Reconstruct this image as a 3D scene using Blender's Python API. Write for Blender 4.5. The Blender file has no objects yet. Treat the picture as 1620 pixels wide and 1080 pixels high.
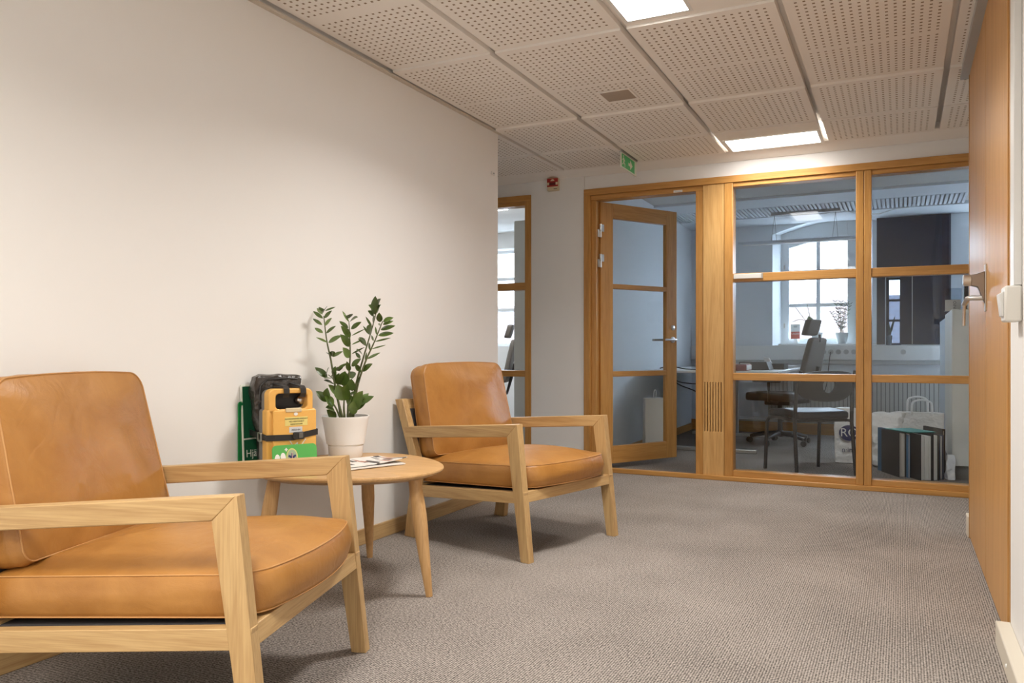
import bpy, math, random
from mathutils import Vector, Matrix, noise
random.seed(7)
PI = math.pi
S = bpy.context.scene
COL = S.collection

# ------------------------------------------------------------------ camera
CAMH = 0.90
YAW = math.radians(26.14)
cd = bpy.data.cameras.new('camera')
cam = bpy.data.objects.new('camera', cd); COL.objects.link(cam)
cam.location = (0, 0, CAMH)
cam.rotation_euler = (PI/2, 0, YAW)
cd.sensor_width = 36.0
cd.lens = 1254.1/1620*36.0
cd.shift_y = 14.2/1620
cd.clip_start = 0.05
S.camera = cam

# ------------------------------------------------------------------ world, exposure
w = bpy.data.worlds.new('sky'); S.world = w; w.use_nodes = True
bg = w.node_tree.nodes['Background']
bg.inputs[0].default_value = (0.74, 0.86, 1.0, 1)
bg.inputs[1].default_value = 6.0
S.view_settings.view_transform = 'Standard'
S.view_settings.look = 'None'
S.view_settings.exposure = 1.62
S.view_settings.gamma = 1.0
S.view_settings.use_curve_mapping = False
LAMP = 3.5             # glow of the ceiling lamp diffusers
LAMP_W = 8.6           # power of each ceiling lamp
LAMPCOL = (1.0, 0.965, 0.92, 1)

# ------------------------------------------------------------------ materials
MATS = {}
def nt(name):
    m = bpy.data.materials.new(name); m.use_nodes = True
    n = m.node_tree.nodes; l = m.node_tree.links
    return m, n, l, n['Principled BSDF']
def plain(name, col, rough=0.5, metal=0.0, bump=0.0, bscale=200, bdist=0.002, spec=0.5, var=0.0, vscale=3, sheen=0):
    if name in MATS: return MATS[name]
    m, n, l, p = nt(name)
    p.inputs['Base Color'].default_value = (*col, 1)
    p.inputs['Roughness'].default_value = rough
    p.inputs['Metallic'].default_value = metal
    p.inputs['Specular IOR Level'].default_value = spec
    tc = n.new('ShaderNodeTexCoord')
    if bump:
        t = n.new('ShaderNodeTexNoise'); t.inputs['Scale'].default_value = bscale; t.inputs['Detail'].default_value = 3
        b = n.new('ShaderNodeBump'); b.inputs['Strength'].default_value = bump; b.inputs['Distance'].default_value = bdist
        l.new(tc.outputs['Object'], t.inputs['Vector']); l.new(t.outputs['Fac'], b.inputs['Height']); l.new(b.outputs[0], p.inputs['Normal'])
    if var:
        t = n.new('ShaderNodeTexNoise'); t.inputs['Scale'].default_value = vscale; t.inputs['Detail'].default_value = 4
        r = n.new('ShaderNodeValToRGB')
        r.color_ramp.elements[0].position = 0.3; r.color_ramp.elements[1].position = 0.7
        r.color_ramp.elements[0].color = (*[c*(1-var) for c in col], 1)
        r.color_ramp.elements[1].color = (*[min(1, c*(1+var)) for c in col], 1)
        l.new(tc.outputs['Object'], t.inputs['Vector']); l.new(t.outputs['Fac'], r.inputs[0]); l.new(r.outputs[0], p.inputs['Base Color'])
    MATS[name] = m
    return m
def emit(name, col, s):
    if name in MATS: return MATS[name]
    m, n, l, p = nt(name)
    p.inputs['Base Color'].default_value = (0.8, 0.8, 0.8, 1)
    p.inputs['Emission Color'].default_value = col
    p.inputs['Emission Strength'].default_value = s
    MATS[name] = m; return m
def wood(kind, axis):
    key = 'oak_%s_%s' % (kind, axis)
    if key in MATS: return MATS[key]
    cols = {'pale': ((0.42, 0.25, 0.10), (0.58, 0.385, 0.175), 0.42),
            'honey': ((0.44, 0.205, 0.048), (0.58, 0.30, 0.085), 0.33),
            'veneer': ((0.56, 0.30, 0.095), (0.72, 0.44, 0.17), 0.36),
            'door': ((0.53, 0.265, 0.078), (0.66, 0.36, 0.122), 0.40),
            'table': ((0.47, 0.265, 0.10), (0.62, 0.375, 0.165), 0.40)}[kind]
    m, n, l, p = nt(key)
    tc = n.new('ShaderNodeTexCoord')
    mp = n.new('ShaderNodeMapping')
    a = 'XYZ'.index(axis)
    sc = [13.0]*3; sc[a] = 0.9
    mp.inputs['Scale'].default_value = sc
    l.new(tc.outputs['Object'], mp.inputs['Vector'])
    t = n.new('ShaderNodeTexNoise'); t.inputs['Scale'].default_value = 1.5; t.inputs['Detail'].default_value = 5; t.inputs['Distortion'].default_value = 0.9
    l.new(mp.outputs[0], t.inputs['Vector'])
    mp2 = n.new('ShaderNodeMapping'); sc = [170.0]*3; sc[a] = 5.0
    mp2.inputs['Scale'].default_value = sc
    l.new(tc.outputs['Object'], mp2.inputs['Vector'])
    t2 = n.new('ShaderNodeTexNoise'); t2.inputs['Scale'].default_value = 1.6; t2.inputs['Detail'].default_value = 3
    l.new(mp2.outputs[0], t2.inputs['Vector'])
    # growth rings
    mr = n.new('ShaderNodeMath'); mr.operation = 'MULTIPLY'; mr.inputs[1].default_value = 26.0
    l.new(t.outputs['Fac'], mr.inputs[0])
    sn = n.new('ShaderNodeMath'); sn.operation = 'SINE'; l.new(mr.outputs[0], sn.inputs[0])
    ms = n.new('ShaderNodeMath'); ms.operation = 'MULTIPLY_ADD'; ms.inputs[1].default_value = 0.08; ms.inputs[2].default_value = 0.0
    l.new(sn.outputs[0], ms.inputs[0])
    ad = n.new('ShaderNodeMath'); ad.operation = 'ADD'; l.new(ms.outputs[0], ad.inputs[0])
    m2 = n.new('ShaderNodeMath'); m2.operation = 'MULTIPLY'; m2.inputs[1].default_value = 0.75; l.new(t2.outputs['Fac'], m2.inputs[0])
    m1 = n.new('ShaderNodeMath'); m1.operation = 'MULTIPLY_ADD'; m1.inputs[1].default_value = 0.34; l.new(t.outputs['Fac'], m1.inputs[0]); l.new(m2.outputs[0], m1.inputs[2])
    l.new(m1.outputs[0], ad.inputs[1])
    r = n.new('ShaderNodeValToRGB')
    r.color_ramp.elements[0].position = 0.30; r.color_ramp.elements[1].position = 0.72
    r.color_ramp.elements[0].color = (*cols[0], 1); r.color_ramp.elements[1].color = (*cols[1], 1)
    l.new(ad.outputs[0], r.inputs[0]); l.new(r.outputs[0], p.inputs['Base Color'])
    p.inputs['Roughness'].default_value = cols[2]
    b = n.new('ShaderNodeBump'); b.inputs['Strength'].default_value = 0.12; b.inputs['Distance'].default_value = 0.001
    l.new(t2.outputs['Fac'], b.inputs['Height']); l.new(b.outputs[0], p.inputs['Normal'])
    MATS[key] = m; return m
def leather():
    if 'leather' in MATS: return MATS['leather']
    m, n, l, p = nt('tan_leather')
    tc = n.new('ShaderNodeTexCoord')
    t = n.new('ShaderNodeTexNoise'); t.inputs['Scale'].default_value = 5.5; t.inputs['Detail'].default_value = 7; t.inputs['Roughness'].default_value = 0.6; t.inputs['Distortion'].default_value = 0.6
    l.new(tc.outputs['Object'], t.inputs['Vector'])
    r = n.new('ShaderNodeValToRGB')
    r.color_ramp.elements[0].position = 0.28; r.color_ramp.elements[1].position = 0.75
    r.color_ramp.elements[0].color = (0.34, 0.142, 0.027, 1); r.color_ramp.elements[1].color = (0.48, 0.228, 0.055, 1)
    l.new(t.outputs['Fac'], r.inputs[0]); l.new(r.outputs[0], p.inputs['Base Color'])
    p.inputs['Roughness'].default_value = 0.40
    p.inputs['Specular IOR Level'].default_value = 0.55
    v = n.new('ShaderNodeTexVoronoi'); v.inputs['Scale'].default_value = 420
    l.new(tc.outputs['Object'], v.inputs['Vector'])
    t3 = n.new('ShaderNodeTexNoise'); t3.inputs['Scale'].default_value = 11; t3.inputs['Detail'].default_value = 4; t3.inputs['Distortion'].default_value = 1.5
    l.new(tc.outputs['Object'], t3.inputs['Vector'])
    b = n.new('ShaderNodeBump'); b.inputs['Strength'].default_value = 0.12; b.inputs['Distance'].default_value = 0.001
    l.new(v.outputs['Distance'], b.inputs['Height'])
    b2 = n.new('ShaderNodeBump'); b2.inputs['Strength'].default_value = 0.22; b2.inputs['Distance'].default_value = 0.012
    l.new(t3.outputs['Fac'], b2.inputs['Height']); l.new(b.outputs[0], b2.inputs['Normal']); l.new(b2.outputs[0], p.inputs['Normal'])
    MATS['leather'] = m; return m
def carpet(name, dark, light):
    m, n, l, p = nt(name)
    tc = n.new('ShaderNodeTexCoord')
    sx = n.new('ShaderNodeSeparateXYZ'); l.new(tc.outputs['Object'], sx.inputs[0])
    def wav(out, per):
        a = n.new('ShaderNodeMath'); a.operation = 'MULTIPLY'; a.inputs[1].default_value = 2*PI/per; l.new(out, a.inputs[0])
        s = n.new('ShaderNodeMath'); s.operation = 'SINE'; l.new(a.outputs[0], s.inputs[0]); return s
    s1 = wav(sx.outputs[0], 0.0075); s2 = wav(sx.outputs[1], 0.011)
    mu = n.new('ShaderNodeMath'); mu.operation = 'MULTIPLY_ADD'; mu.inputs[1].default_value = 0.15; mu.inputs[2].default_value = 0.0
    l.new(s1.outputs[0], mu.inputs[0])
    mu2 = n.new('ShaderNodeMath'); mu2.operation = 'MULTIPLY_ADD'; mu2.inputs[1].default_value = 0.08
    l.new(s2.outputs[0], mu2.inputs[0]); l.new(mu.outputs[0], mu2.inputs[2])
    t = n.new('ShaderNodeTexNoise'); t.inputs['Scale'].default_value = 140; t.inputs['Detail'].default_value = 4; t.inputs['Roughness'].default_value = 0.7
    l.new(tc.outputs['Object'], t.inputs['Vector'])
    tb = n.new('ShaderNodeTexNoise'); tb.inputs['Scale'].default_value = 2.0; tb.inputs['Detail'].default_value = 3
    l.new(tc.outputs['Object'], tb.inputs['Vector'])
    a1 = n.new('ShaderNodeMath'); a1.operation = 'MULTIPLY_ADD'; a1.inputs[1].default_value = 1.7; l.new(t.outputs['Fac'], a1.inputs[0]); l.new(mu2.outputs[0], a1.inputs[2])
    a2 = n.new('ShaderNodeMath'); a2.operation = 'MULTIPLY_ADD'; a2.inputs[1].default_value = 0.25; l.new(tb.outputs['Fac'], a2.inputs[0]); l.new(a1.outputs[0], a2.inputs[2])
    r = n.new('ShaderNodeValToRGB')
    r.color_ramp.elements[0].position = 0.55; r.color_ramp.elements[1].position = 1.0
    r.color_ramp.elements[0].color = (*dark, 1); r.color_ramp.elements[1].color = (*light, 1)
    sh = n.new('ShaderNodeMath'); sh.operation = 'SUBTRACT'; sh.inputs[1].default_value = 0.2
    l.new(a2.outputs[0], sh.inputs[0]); l.new(sh.outputs[0], r.inputs[0]); l.new(r.outputs[0], p.inputs['Base Color'])
    p.inputs['Roughness'].default_value = 0.95; p.inputs['Specular IOR Level'].default_value = 0.1
    b = n.new('ShaderNodeBump'); b.inputs['Strength'].default_value = 0.7; b.inputs['Distance'].default_value = 0.003
    l.new(a1.outputs[0], b.inputs['Height']); l.new(b.outputs[0], p.inputs['Normal'])
    return m
def glass(name='glass', tint=(0.93, 0.96, 0.97), boost=1.0):
    if name in MATS: return MATS[name]
    m = bpy.data.materials.new(name); m.use_nodes = True
    n = m.node_tree.nodes; l = m.node_tree.links; n.clear()
    o = n.new('ShaderNodeOutputMaterial'); mx = n.new('ShaderNodeMixShader')
    tr = n.new('ShaderNodeBsdfTransparent'); tr.inputs[0].default_value = (*tint, 1)
    gl = n.new('ShaderNodeBsdfGlossy'); gl.inputs['Roughness'].default_value = 0.0
    fr = n.new('ShaderNodeLayerWeight'); fr.inputs[0].default_value = 0.5
    pw5 = n.new('ShaderNodeMath'); pw5.operation = 'POWER'; pw5.inputs[1].default_value = 5.0; l.new(fr.outputs['Facing'], pw5.inputs[0])
    mb = n.new('ShaderNodeMath'); mb.operation = 'MULTIPLY_ADD'; mb.inputs[1].default_value = 0.7; mb.inputs[2].default_value = 0.024*boost
    l.new(pw5.outputs[0], mb.inputs[0]); l.new(mb.outputs[0], mx.inputs[0])
    l.new(tr.outputs[0], mx.inputs[1]); l.new(gl.outputs[0], mx.inputs[2]); l.new(mx.outputs[0], o.inputs[0])
    MATS[name] = m; return m
def perforated():
    # UV in metres from the corner of each perforated field
    m, n, l, p = nt('perforated_tile')
    tc = n.new('ShaderNodeTexCoord'); sx = n.new('ShaderNodeSeparateXYZ'); l.new(tc.outputs['UV'], sx.inputs[0])
    def cell(out, half):
        a = n.new('ShaderNodeMath'); a.operation = 'FRACT'; l.new(out, a.inputs[0])
        b = n.new('ShaderNodeMath'); b.operation = 'SUBTRACT'; b.inputs[1].default_value = 0.5; l.new(a.outputs[0], b.inputs[0])
        c = n.new('ShaderNodeMath'); c.operation = 'ABSOLUTE'; l.new(b.outputs[0], c.inputs[0])
        d = n.new('ShaderNodeMath'); d.operation = 'LESS_THAN'; d.inputs[1].default_value = half; l.new(c.outputs[0], d.inputs[0])
        return d
    cx, cy = cell(sx.outputs[0], 0.165), cell(sx.outputs[1], 0.16)
    mu = n.new('ShaderNodeMath'); mu.operation = 'MULTIPLY'; l.new(cx.outputs[0], mu.inputs[0]); l.new(cy.outputs[0], mu.inputs[1])
    mx = n.new('ShaderNodeMix'); mx.data_type = 'RGBA'
    mx.inputs[6].default_value = (0.90, 0.86, 0.81, 1); mx.inputs[7].default_value = (0.26, 0.185, 0.115, 1)
    l.new(mu.outputs[0], mx.inputs[0]); l.new(mx.outputs[2], p.inputs['Base Color'])
    p.inputs['Roughness'].default_value = 0.8; p.inputs['Specular IOR Level'].default_value = 0.2
    return m
def brick():
    m, n, l, p = nt('pale_brick')
    tc = n.new('ShaderNodeTexCoord'); b = n.new('ShaderNodeTexBrick')
    mp = n.new('ShaderNodeMapping'); mp.inputs['Rotation'].default_value = (PI/2, 0, 0)
    l.new(tc.outputs['Object'], mp.inputs[0]); l.new(mp.outputs[0], b.inputs['Vector'])
    b.inputs['Color1'].default_value = (0.125, 0.088, 0.08, 1); b.inputs['Color2'].default_value = (0.108, 0.08, 0.073, 1); b.inputs['Mortar'].default_value = (0.15, 0.135, 0.13, 1)
    b.inputs['Scale'].default_value = 4.0
    l.new(b.outputs[0], p.inputs['Base Color']); p.inputs['Roughness'].default_value = 0.9
    return m
def newsprint():
    m, n, l, p = nt('newsprint')
    tc = n.new('ShaderNodeTexCoord')
    mp = n.new('ShaderNodeMapping'); mp.inputs['Scale'].default_value = (14, 42, 1)
    l.new(tc.outputs['Object'], mp.inputs[0])
    v = n.new('ShaderNodeTexVoronoi'); v.distance = 'CHEBYCHEV'; v.inputs['Scale'].default_value = 1.0
    l.new(mp.outputs[0], v.inputs[0])
    r = n.new('ShaderNodeValToRGB'); r.color_ramp.interpolation = 'CONSTANT'
    e = r.color_ramp.elements; e[0].color = (0.78, 0.75, 0.70, 1); e[1].position = 0.38; e[1].color = (0.10, 0.09, 0.085, 1)
    for pos, c in ((0.55, (0.80, 0.77, 0.72, 1)), (0.66, (0.45, 0.22, 0.16, 1)), (0.74, (0.28, 0.26, 0.24, 1)), (0.86, (0.75, 0.72, 0.68, 1))):
        x = e.new(pos); x.color = c
    sp = n.new('ShaderNodeSeparateColor'); l.new(v.outputs['Color'], sp.inputs[0]); l.new(sp.outputs[0], r.inputs[0])
    l.new(r.outputs[0], p.inputs['Base Color']); p.inputs['Roughness'].default_value = 0.7
    return m
M_wall = plain('wall_paint', (0.86, 0.845, 0.815), 0.75, bump=0.05, bscale=300, spec=0.25)
M_wallw = plain('white_wall_paint', (0.86, 0.85, 0.83), 0.7, bump=0.04, bscale=300, spec=0.25)
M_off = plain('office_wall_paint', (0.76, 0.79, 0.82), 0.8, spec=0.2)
M_white = plain('white_lacquer', (0.82, 0.82, 0.80), 0.35)
M_grey = plain('grey_lacquer', (0.45, 0.46, 0.46), 0.45)
M_black = plain('black_plastic', (0.022, 0.020, 0.019), 0.4)
M_fab = plain('black_fabric', (0.035, 0.030, 0.027), 0.85, bump=0.3, bscale=600)
M_metal = plain('brushed_steel', (0.62, 0.60, 0.57), 0.28, metal=1.0)
M_steel = plain('zinc_steel', (0.70, 0.69, 0.66), 0.35, metal=1.0)
M_tile = plain('ceiling_paint', (0.90, 0.86, 0.81), 0.8, spec=0.2)
M_perf = perforated()
M_leather = leather()
M_piping = plain('leather_seam', (0.52, 0.265, 0.09), 0.5)
M_glass = glass('partition_glass', (0.95, 0.97, 0.98), 1.1)
M_win = glass('window_glass', (0.95, 0.97, 0.98), 1.0)
M_carpet = carpet('corridor_carpet', (0.10, 0.088, 0.078), (0.50, 0.445, 0.40))

# ------------------------------------------------------------------ mesh helpers
class MB:
    def __init__(s): s.v = []; s.f = []; s.mi = []; s.uv = {}
    def add(s, vs, fs, mi=0, M=None):
        o = len(s.v)
        for p in vs:
            p = Vector(p); s.v.append(tuple(M @ p if M is not None else p))
        for f in fs: s.f.append(tuple(i+o for i in f)); s.mi.append(mi)
        return s
    def box(s, x0, x1, y0, y1, z0, z1, mi=0, M=None):
        vs = [(x0,y0,z0),(x1,y0,z0),(x1,y1,z0),(x0,y1,z0),(x0,y0,z1),(x1,y0,z1),(x1,y1,z1),(x0,y1,z1)]
        return s.add(vs, [(0,3,2,1),(4,5,6,7),(0,1,5,4),(1,2,6,5),(2,3,7,6),(3,0,4,7)], mi, M)
    def prism(s, poly, a0, a1, axis='Y', mi=0, M=None):
        # poly: 2D points; extruded along axis. Y: (x,z); X: (y,z); Z: (x,y)
        def P(p, a):
            return {'Y': (p[0], a, p[1]), 'X': (a, p[0], p[1]), 'Z': (p[0], p[1], a)}[axis]
        n = len(poly)
        vs = [P(p, a0) for p in poly]+[P(p, a1) for p in poly]
        fs = [tuple(range(n)), tuple(range(2*n-1, n-1, -1))]+[(i, i+n, (i+1) % n+n, (i+1) % n) for i in range(n)]
        return s.add(vs, fs, mi, M)
    def tube(s, path, r, seg=10, mi=0, closed=False, M=None, flat=1.0):
        pts = [Vector(p) for p in path]; n = len(pts)
        rr = r if isinstance(r, (list, tuple)) else [r]*n
        vs = []; fs = []; up = None
        for i, p in enumerate(pts):
            if closed: t = pts[(i+1) % n]-pts[i-1]
            else: t = pts[min(i+1, n-1)]-pts[max(i-1, 0)]
            t.normalize()
            if up is None: up = Vector((0,0,1)) if abs(t.z) < 0.9 else Vector((1,0,0))
            a = t.cross(up)
            if a.length < 1e-5: a = t.cross(Vector((0,1,0)))
            a.normalize(); b = a.cross(t).normalized(); up = b
            for k in range(seg):
                q = 2*PI*k/seg
                vs.append(p+a*math.cos(q)*rr[i]+b*math.sin(q)*rr[i]*flat)
        for i in range(n if closed else n-1):
            for k in range(seg):
                fs.append((i*seg+k, i*seg+(k+1) % seg, ((i+1) % n)*seg+(k+1) % seg, ((i+1) % n)*seg+k))
        if not closed:
            fs.append(tuple(range(seg-1, -1, -1))); fs.append(tuple((n-1)*seg+k for k in range(seg)))
        return s.add(vs, fs, mi, M)
    def lathe(s, prof, c=(0,0,0), seg=40, mi=0, M=None, shape=None, cap=True):
        vs = []; fs = []
        for (r, z) in prof:
            for k in range(seg):
                q = 2*PI*k/seg; m = shape(q) if shape else 1
                vs.append((c[0]+r*m*math.cos(q), c[1]+r*m*math.sin(q), c[2]+z))
        for i in range(len(prof)-1):
            for k in range(seg):
                fs.append((i*seg+k, i*seg+(k+1) % seg, (i+1)*seg+(k+1) % seg, (i+1)*seg+k))
        if cap:
            fs.append(tuple(range(seg-1, -1, -1))); fs.append(tuple((len(prof)-1)*seg+k for k in range(seg)))
        return s.add(vs, fs, mi, M)
    def build(s, name, mats, parent=None, bevel=0, smooth=None, loc=None, label=None, sub=0, kind=None):
        me = bpy.data.meshes.new(name); me.from_pydata(s.v, [], s.f)
        if not isinstance(mats, (list, tuple)): mats = [mats]
        for m in mats: me.materials.append(m)
        for p, i in zip(me.polygons, s.mi): p.material_index = i
        me.update()
        import bmesh
        bm = bmesh.new(); bm.from_mesh(me); bmesh.ops.recalc_face_normals(bm, faces=bm.faces); bm.to_mesh(me); bm.free()
        o = bpy.data.objects.new(name, me); COL.objects.link(o)
        if parent: o.parent = parent
        if loc: o.location = loc
        if smooth:
            me.shade_smooth(); me.set_sharp_from_angle(angle=math.radians(smooth))
        if bevel:
            b = o.modifiers.new('bevel', 'BEVEL'); b.width = bevel; b.segments = 2; b.limit_method = 'ANGLE'; b.angle_limit = math.radians(40)
            if not smooth: me.shade_smooth(); me.set_sharp_from_angle(angle=math.radians(30))
            b.harden_normals = False
        if sub:
            q = o.modifiers.new('sub', 'SUBSURF'); q.levels = sub; q.render_levels = sub
        if label: o['label'] = label
        if kind: o['kind'] = kind
        return o
def box(name, x0, x1, y0, y1, z0, z1, mat, parent=None, bevel=0, **k):
    return MB().box(x0, x1, y0, y1, z0, z1).build(name, mat, parent, bevel, **k)
def tag(o, label, cat, group=None, kind=None):
    o['label'] = label; o['category'] = cat
    if group: o['group'] = group
    if kind: o['kind'] = kind
    return o
def thing(name, label, cat, loc=(0,0,0), rz=0, group=None):
    o = bpy.data.objects.new(name, None); COL.objects.link(o); o.empty_display_size = 0.1
    o.location = loc; o.rotation_euler = (0, 0, rz)
    return tag(o, label, cat, group)
def struct(name, loc=(0,0,0)):
    o = bpy.data.objects.new(name, None); COL.objects.link(o); o['kind'] = 'structure'; o.location = loc; return o
def kids(o): return [c for c in bpy.data.objects if c.parent == o]
def dup(o, label, loc=None, rz=None):
    r = o.copy(); COL.objects.link(r)
    for c in kids(o):
        d = c.copy(); COL.objects.link(d); d.parent = r
        for g in kids(c):
            h = g.copy(); COL.objects.link(h); h.parent = d
    if loc: r.location = loc
    if rz is not None: r.rotation_euler = (0, 0, rz)
    r['label'] = label
    return r
def text(name, body, size, M, mat, parent, ext=0.0004, align='CENTER'):
    cu = bpy.data.curves.new(name, 'FONT'); cu.body = body; cu.size = size; cu.extrude = ext
    cu.align_x = align; cu.align_y = 'CENTER'
    t = bpy.data.objects.new(name, cu); COL.objects.link(t)
    bpy.context.view_layer.update()
    me = bpy.data.meshes.new_from_object(t)
    bpy.data.objects.remove(t); me.materials.clear(); me.materials.append(mat)
    me.transform(M)
    o = bpy.data.objects.new(name, me); COL.objects.link(o); o.parent = parent
    return o
def frame_at(p, right, up):
    r = Vector(right).normalized(); u = Vector(up).normalized(); n = r.cross(u)
    return Matrix(((r.x, u.x, n.x, p[0]), (r.y, u.y, n.y, p[1]), (r.z, u.z, n.z, p[2]), (0,0,0,1)))

# ------------------------------------------------------------------ levels of the place
WX = -2.25      # left corridor wall face
RX = 0.295      # right wall / oak door face
G = 5.59        # face of the oak glazed partition
CZ = 2.255      # corridor ceiling
FAR = 9.05      # office window wall
OX = -2.15      # office left wall
OZ = 2.30       # office ceiling

# floor
box('floor', -6.2, 3.2, -3.2, 10.2, -0.12, 0, M_carpet, kind='structure')
# walls
box('wall_left', WX-0.14, WX, -3.0, 4.385, 0, CZ+0.1, M_wall, kind='structure')
MB().box(RX+0.005, RX+0.15, -3.0, 2.84, 0, CZ+0.1).box(RX+0.012, RX+0.15, 4.40, 4.52, 0, CZ+0.1).box(RX+0.06, RX+0.15, 2.84, 4.40, 0, CZ+0.1).build('wall_right', M_wallw, kind='structure')
box('wall_recess', 0.62, 0.72, 4.45, 5.7, 0, CZ+0.1, M_wallw, kind='structure')
box('wall_recess_near', 0.44, 0.72, 4.44, 4.52, 0, CZ+0.1, M_wallw, kind='structure')
box('wall_back', -4.2, 1.0, -3.1, -3.0, 0, CZ+0.1, M_wall, kind='structure')
box('wall_far_left', -4.25, -4.15, 4.2, 5.7, 0, CZ+0.1, M_wall, kind='structure')
box('wall_hall', -4.2, WX-0.14, 4.20, 4.28, 0, CZ+0.1, M_wall, kind='structure')
# partition wall pieces around the glazing (left of door pillar, above the oak frame)
pw = MB()
pw.box(-2.57, -2.135, G-0.015, G+0.11, 0, 2.21)
pw.box(-4.2, -2.57, G, G+0.1, 2.105, 2.4)
pw.box(-2.57, 0.75, G, G+0.1, 2.105, 2.4)
pw.box(-4.2, -3.55, G, G+0.1, 0, 2.105)
pw.box(0.56, 0.75, G, G+0.1, 0, 2.105)
pw.build('wall_partition', M_wallw, kind='structure')
# cove between tiles and partition wall
MB().prism([(5.463, 2.248), (5.463, 2.32), (5.60, 2.32), (5.60, 2.205), (5.575, 2.205)], -4.2, 0.75, 'X').build('trim_1', M_tile, kind='structure')
# skirtings
M_sk = wood('pale', 'Y'); M_skx = wood('pale', 'X')
box('baseboard_left', WX, WX+0.013, -3.0, 4.385, 0, 0.072, M_sk, bevel=0.002, kind='structure')
sk = struct('baseboard_right')
box('board', RX-0.035, RX+0.005, -3.0, 2.84, 0, 0.072, plain('cream_paint', (0.72, 0.66, 0.55), 0.5), sk, bevel=0.003)
box('board', RX-0.008, RX+0.012, 4.40, 4.50, 0, 0.10, plain('cream_paint', (0.72, 0.66, 0.55), 0.5), sk, bevel=0.003)
for i, y in enumerate((2.55, 2.35)):
    MB().lathe([(0.006, 0), (0.006, 0.002), (0.003, 0.004)], seg=12, M=Matrix.Translation((RX-0.035, y, 0.035)) @ Matrix.Rotation(-PI/2, 4, 'Y')).build('screw', M_white, sk)
box('baseboard_partition', -2.57, -2.135, G-0.027, G-0.015, 0, 0.07, M_skx, bevel=0.002, kind='structure')

# ------------------------------------------------------------------ corridor ceiling
XC = [-3.50, -2.865, -2.237, -1.677, -1.053, -0.428, 0.196, 0.30]
YR = [2.595-0.615*k for k in range(9, 0, -1)]+[2.595, 3.213, 3.82, 4.301, 4.941, 5.463]
LAMPS = []
def ceiling():
    mb = MB(); uvs = []
    def quad(x0, x1, y0, y1, z, mi, uv=None):
        o = len(mb.v)
        mb.add([(x0,y0,z),(x0,y1,z),(x1,y1,z),(x1,y0,z)], [(0,1,2,3)], mi)
        uvs.append((len(mb.f)-1, uv))
    slots = []
    for ci in range(len(XC)-1):
        x0, x1 = XC[ci]+0.014, XC[ci+1]-0.014
        if ci == 6: x1 = 0.286
        for ri in range(len(YR)-1):
            y0, y1 = YR[ri], YR[ri+1]
            if ci < 2 and y0 < 4.2: continue
            xx1 = 0.615 if (ci == 6 and y0 >= 4.25) else x1
            z = 2.266 if y0 < 3.2 else (2.254 if y0 < 4.29 else (2.241 if y0 < 4.9 else 2.237))
            lamp = ci == 4 and (abs(y0-2.595) < 0.01 or abs(y0-4.941) < 0.01 or abs(y0-(2.595-0.615*4)) < .01 or abs(y0-(2.595-0.615*6)) < .01 or abs(y0-(2.595-0.615*8)) < .01)
            far = abs(y0-4.941) < 0.01
            if lamp:
                if far: L = (x0+0.028, x1-0.020, 5.150, 5.437)
                else: L = (x0+0.022, x0+0.275, y0+0.045, y1-0.05)
                LAMPS.append((*L, z))
                quad(x0, x1, y0, L[2]-0.02, z, 0); quad(x0, L[0]-0.015, L[2]-0.02, L[3]+0.02, z, 0)
                quad(L[1]+0.015, x1, L[2]-0.02, L[3]+0.02, z, 0); quad(x0, x1, L[3]+0.02, y1, z, 0)
            else:
                # plate: margins + perforated field
                a, b = x0+0.028, xx1-0.028
                merged0 = abs(y0-3.82) < .01; merged1 = abs(y1-3.82) < .01
                c, d = y0+(0.014 if merged0 else 0.03), y1-(0.014 if merged1 else 0.03)
                if ci == 6 and y0 < 4.25: a, b = x0+0.022, x1-0.004
                quad(x0, a, y0, y1, z, 0); quad(b, xx1, y0, y1, z, 0)
                quad(a, b, y0, c, z, 0); quad(a, b, d, y1, z, 0)
                nx = max(1, round((b-a)/0.0325)); ny = max(1, round((d-c)/0.0345))
                quad(a, b, c, d, z, 1, (nx, ny))
            # lips (sides of the metal cassette)
            lips = MB()
            for (p, q) in (((x0,y0),(x0,y1)), ((xx1,y1),(xx1,y0))):
                mb.add([(p[0],p[1],z),(q[0],q[1],z),(q[0],q[1],z+0.03),(p[0],p[1],z+0.03)], [(0,1,2,3)], 0)
            if not (abs(y0-3.82) < .01):
                mb.add([(x0,y0+.001,z),(xx1,y0+.001,z),(xx1,y0+.001,z+0.03),(x0,y0+.001,z+0.03)], [(0,1,2,3)], 0)
            mb.add([(x0,y1-.001,z),(xx1,y1-.001,z),(xx1,y1-.001,z+0.03),(x0,y1-.001,z+0.03)], [(0,1,2,3)], 0)
    # carrier grid above and slab
    mb.box(-4.2, 0.75, -3.1, 5.7, 2.288, 2.36, 2)
    me = bpy.data.meshes.new('ceiling'); me.from_pydata(mb.v, [], mb.f)
    for m in (M_tile, M_perf, M_tile): me.materials.append(m)
    for p, i in zip(me.polygons, mb.mi): p.material_index = i
    ul = me.uv_layers.new(name='UVMap')
    for fi, uv in uvs:
        if uv:
            p = me.polygons[fi]; cs = [(0,0),(0,uv[1]),(uv[0],uv[1]),(uv[0],0)]
            for li, cc in zip(p.loop_indices, cs): ul.data[li].uv = cc
    o = bpy.data.objects.new('ceiling', me); COL.objects.link(o); o['kind'] = 'structure'
ceiling()
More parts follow.
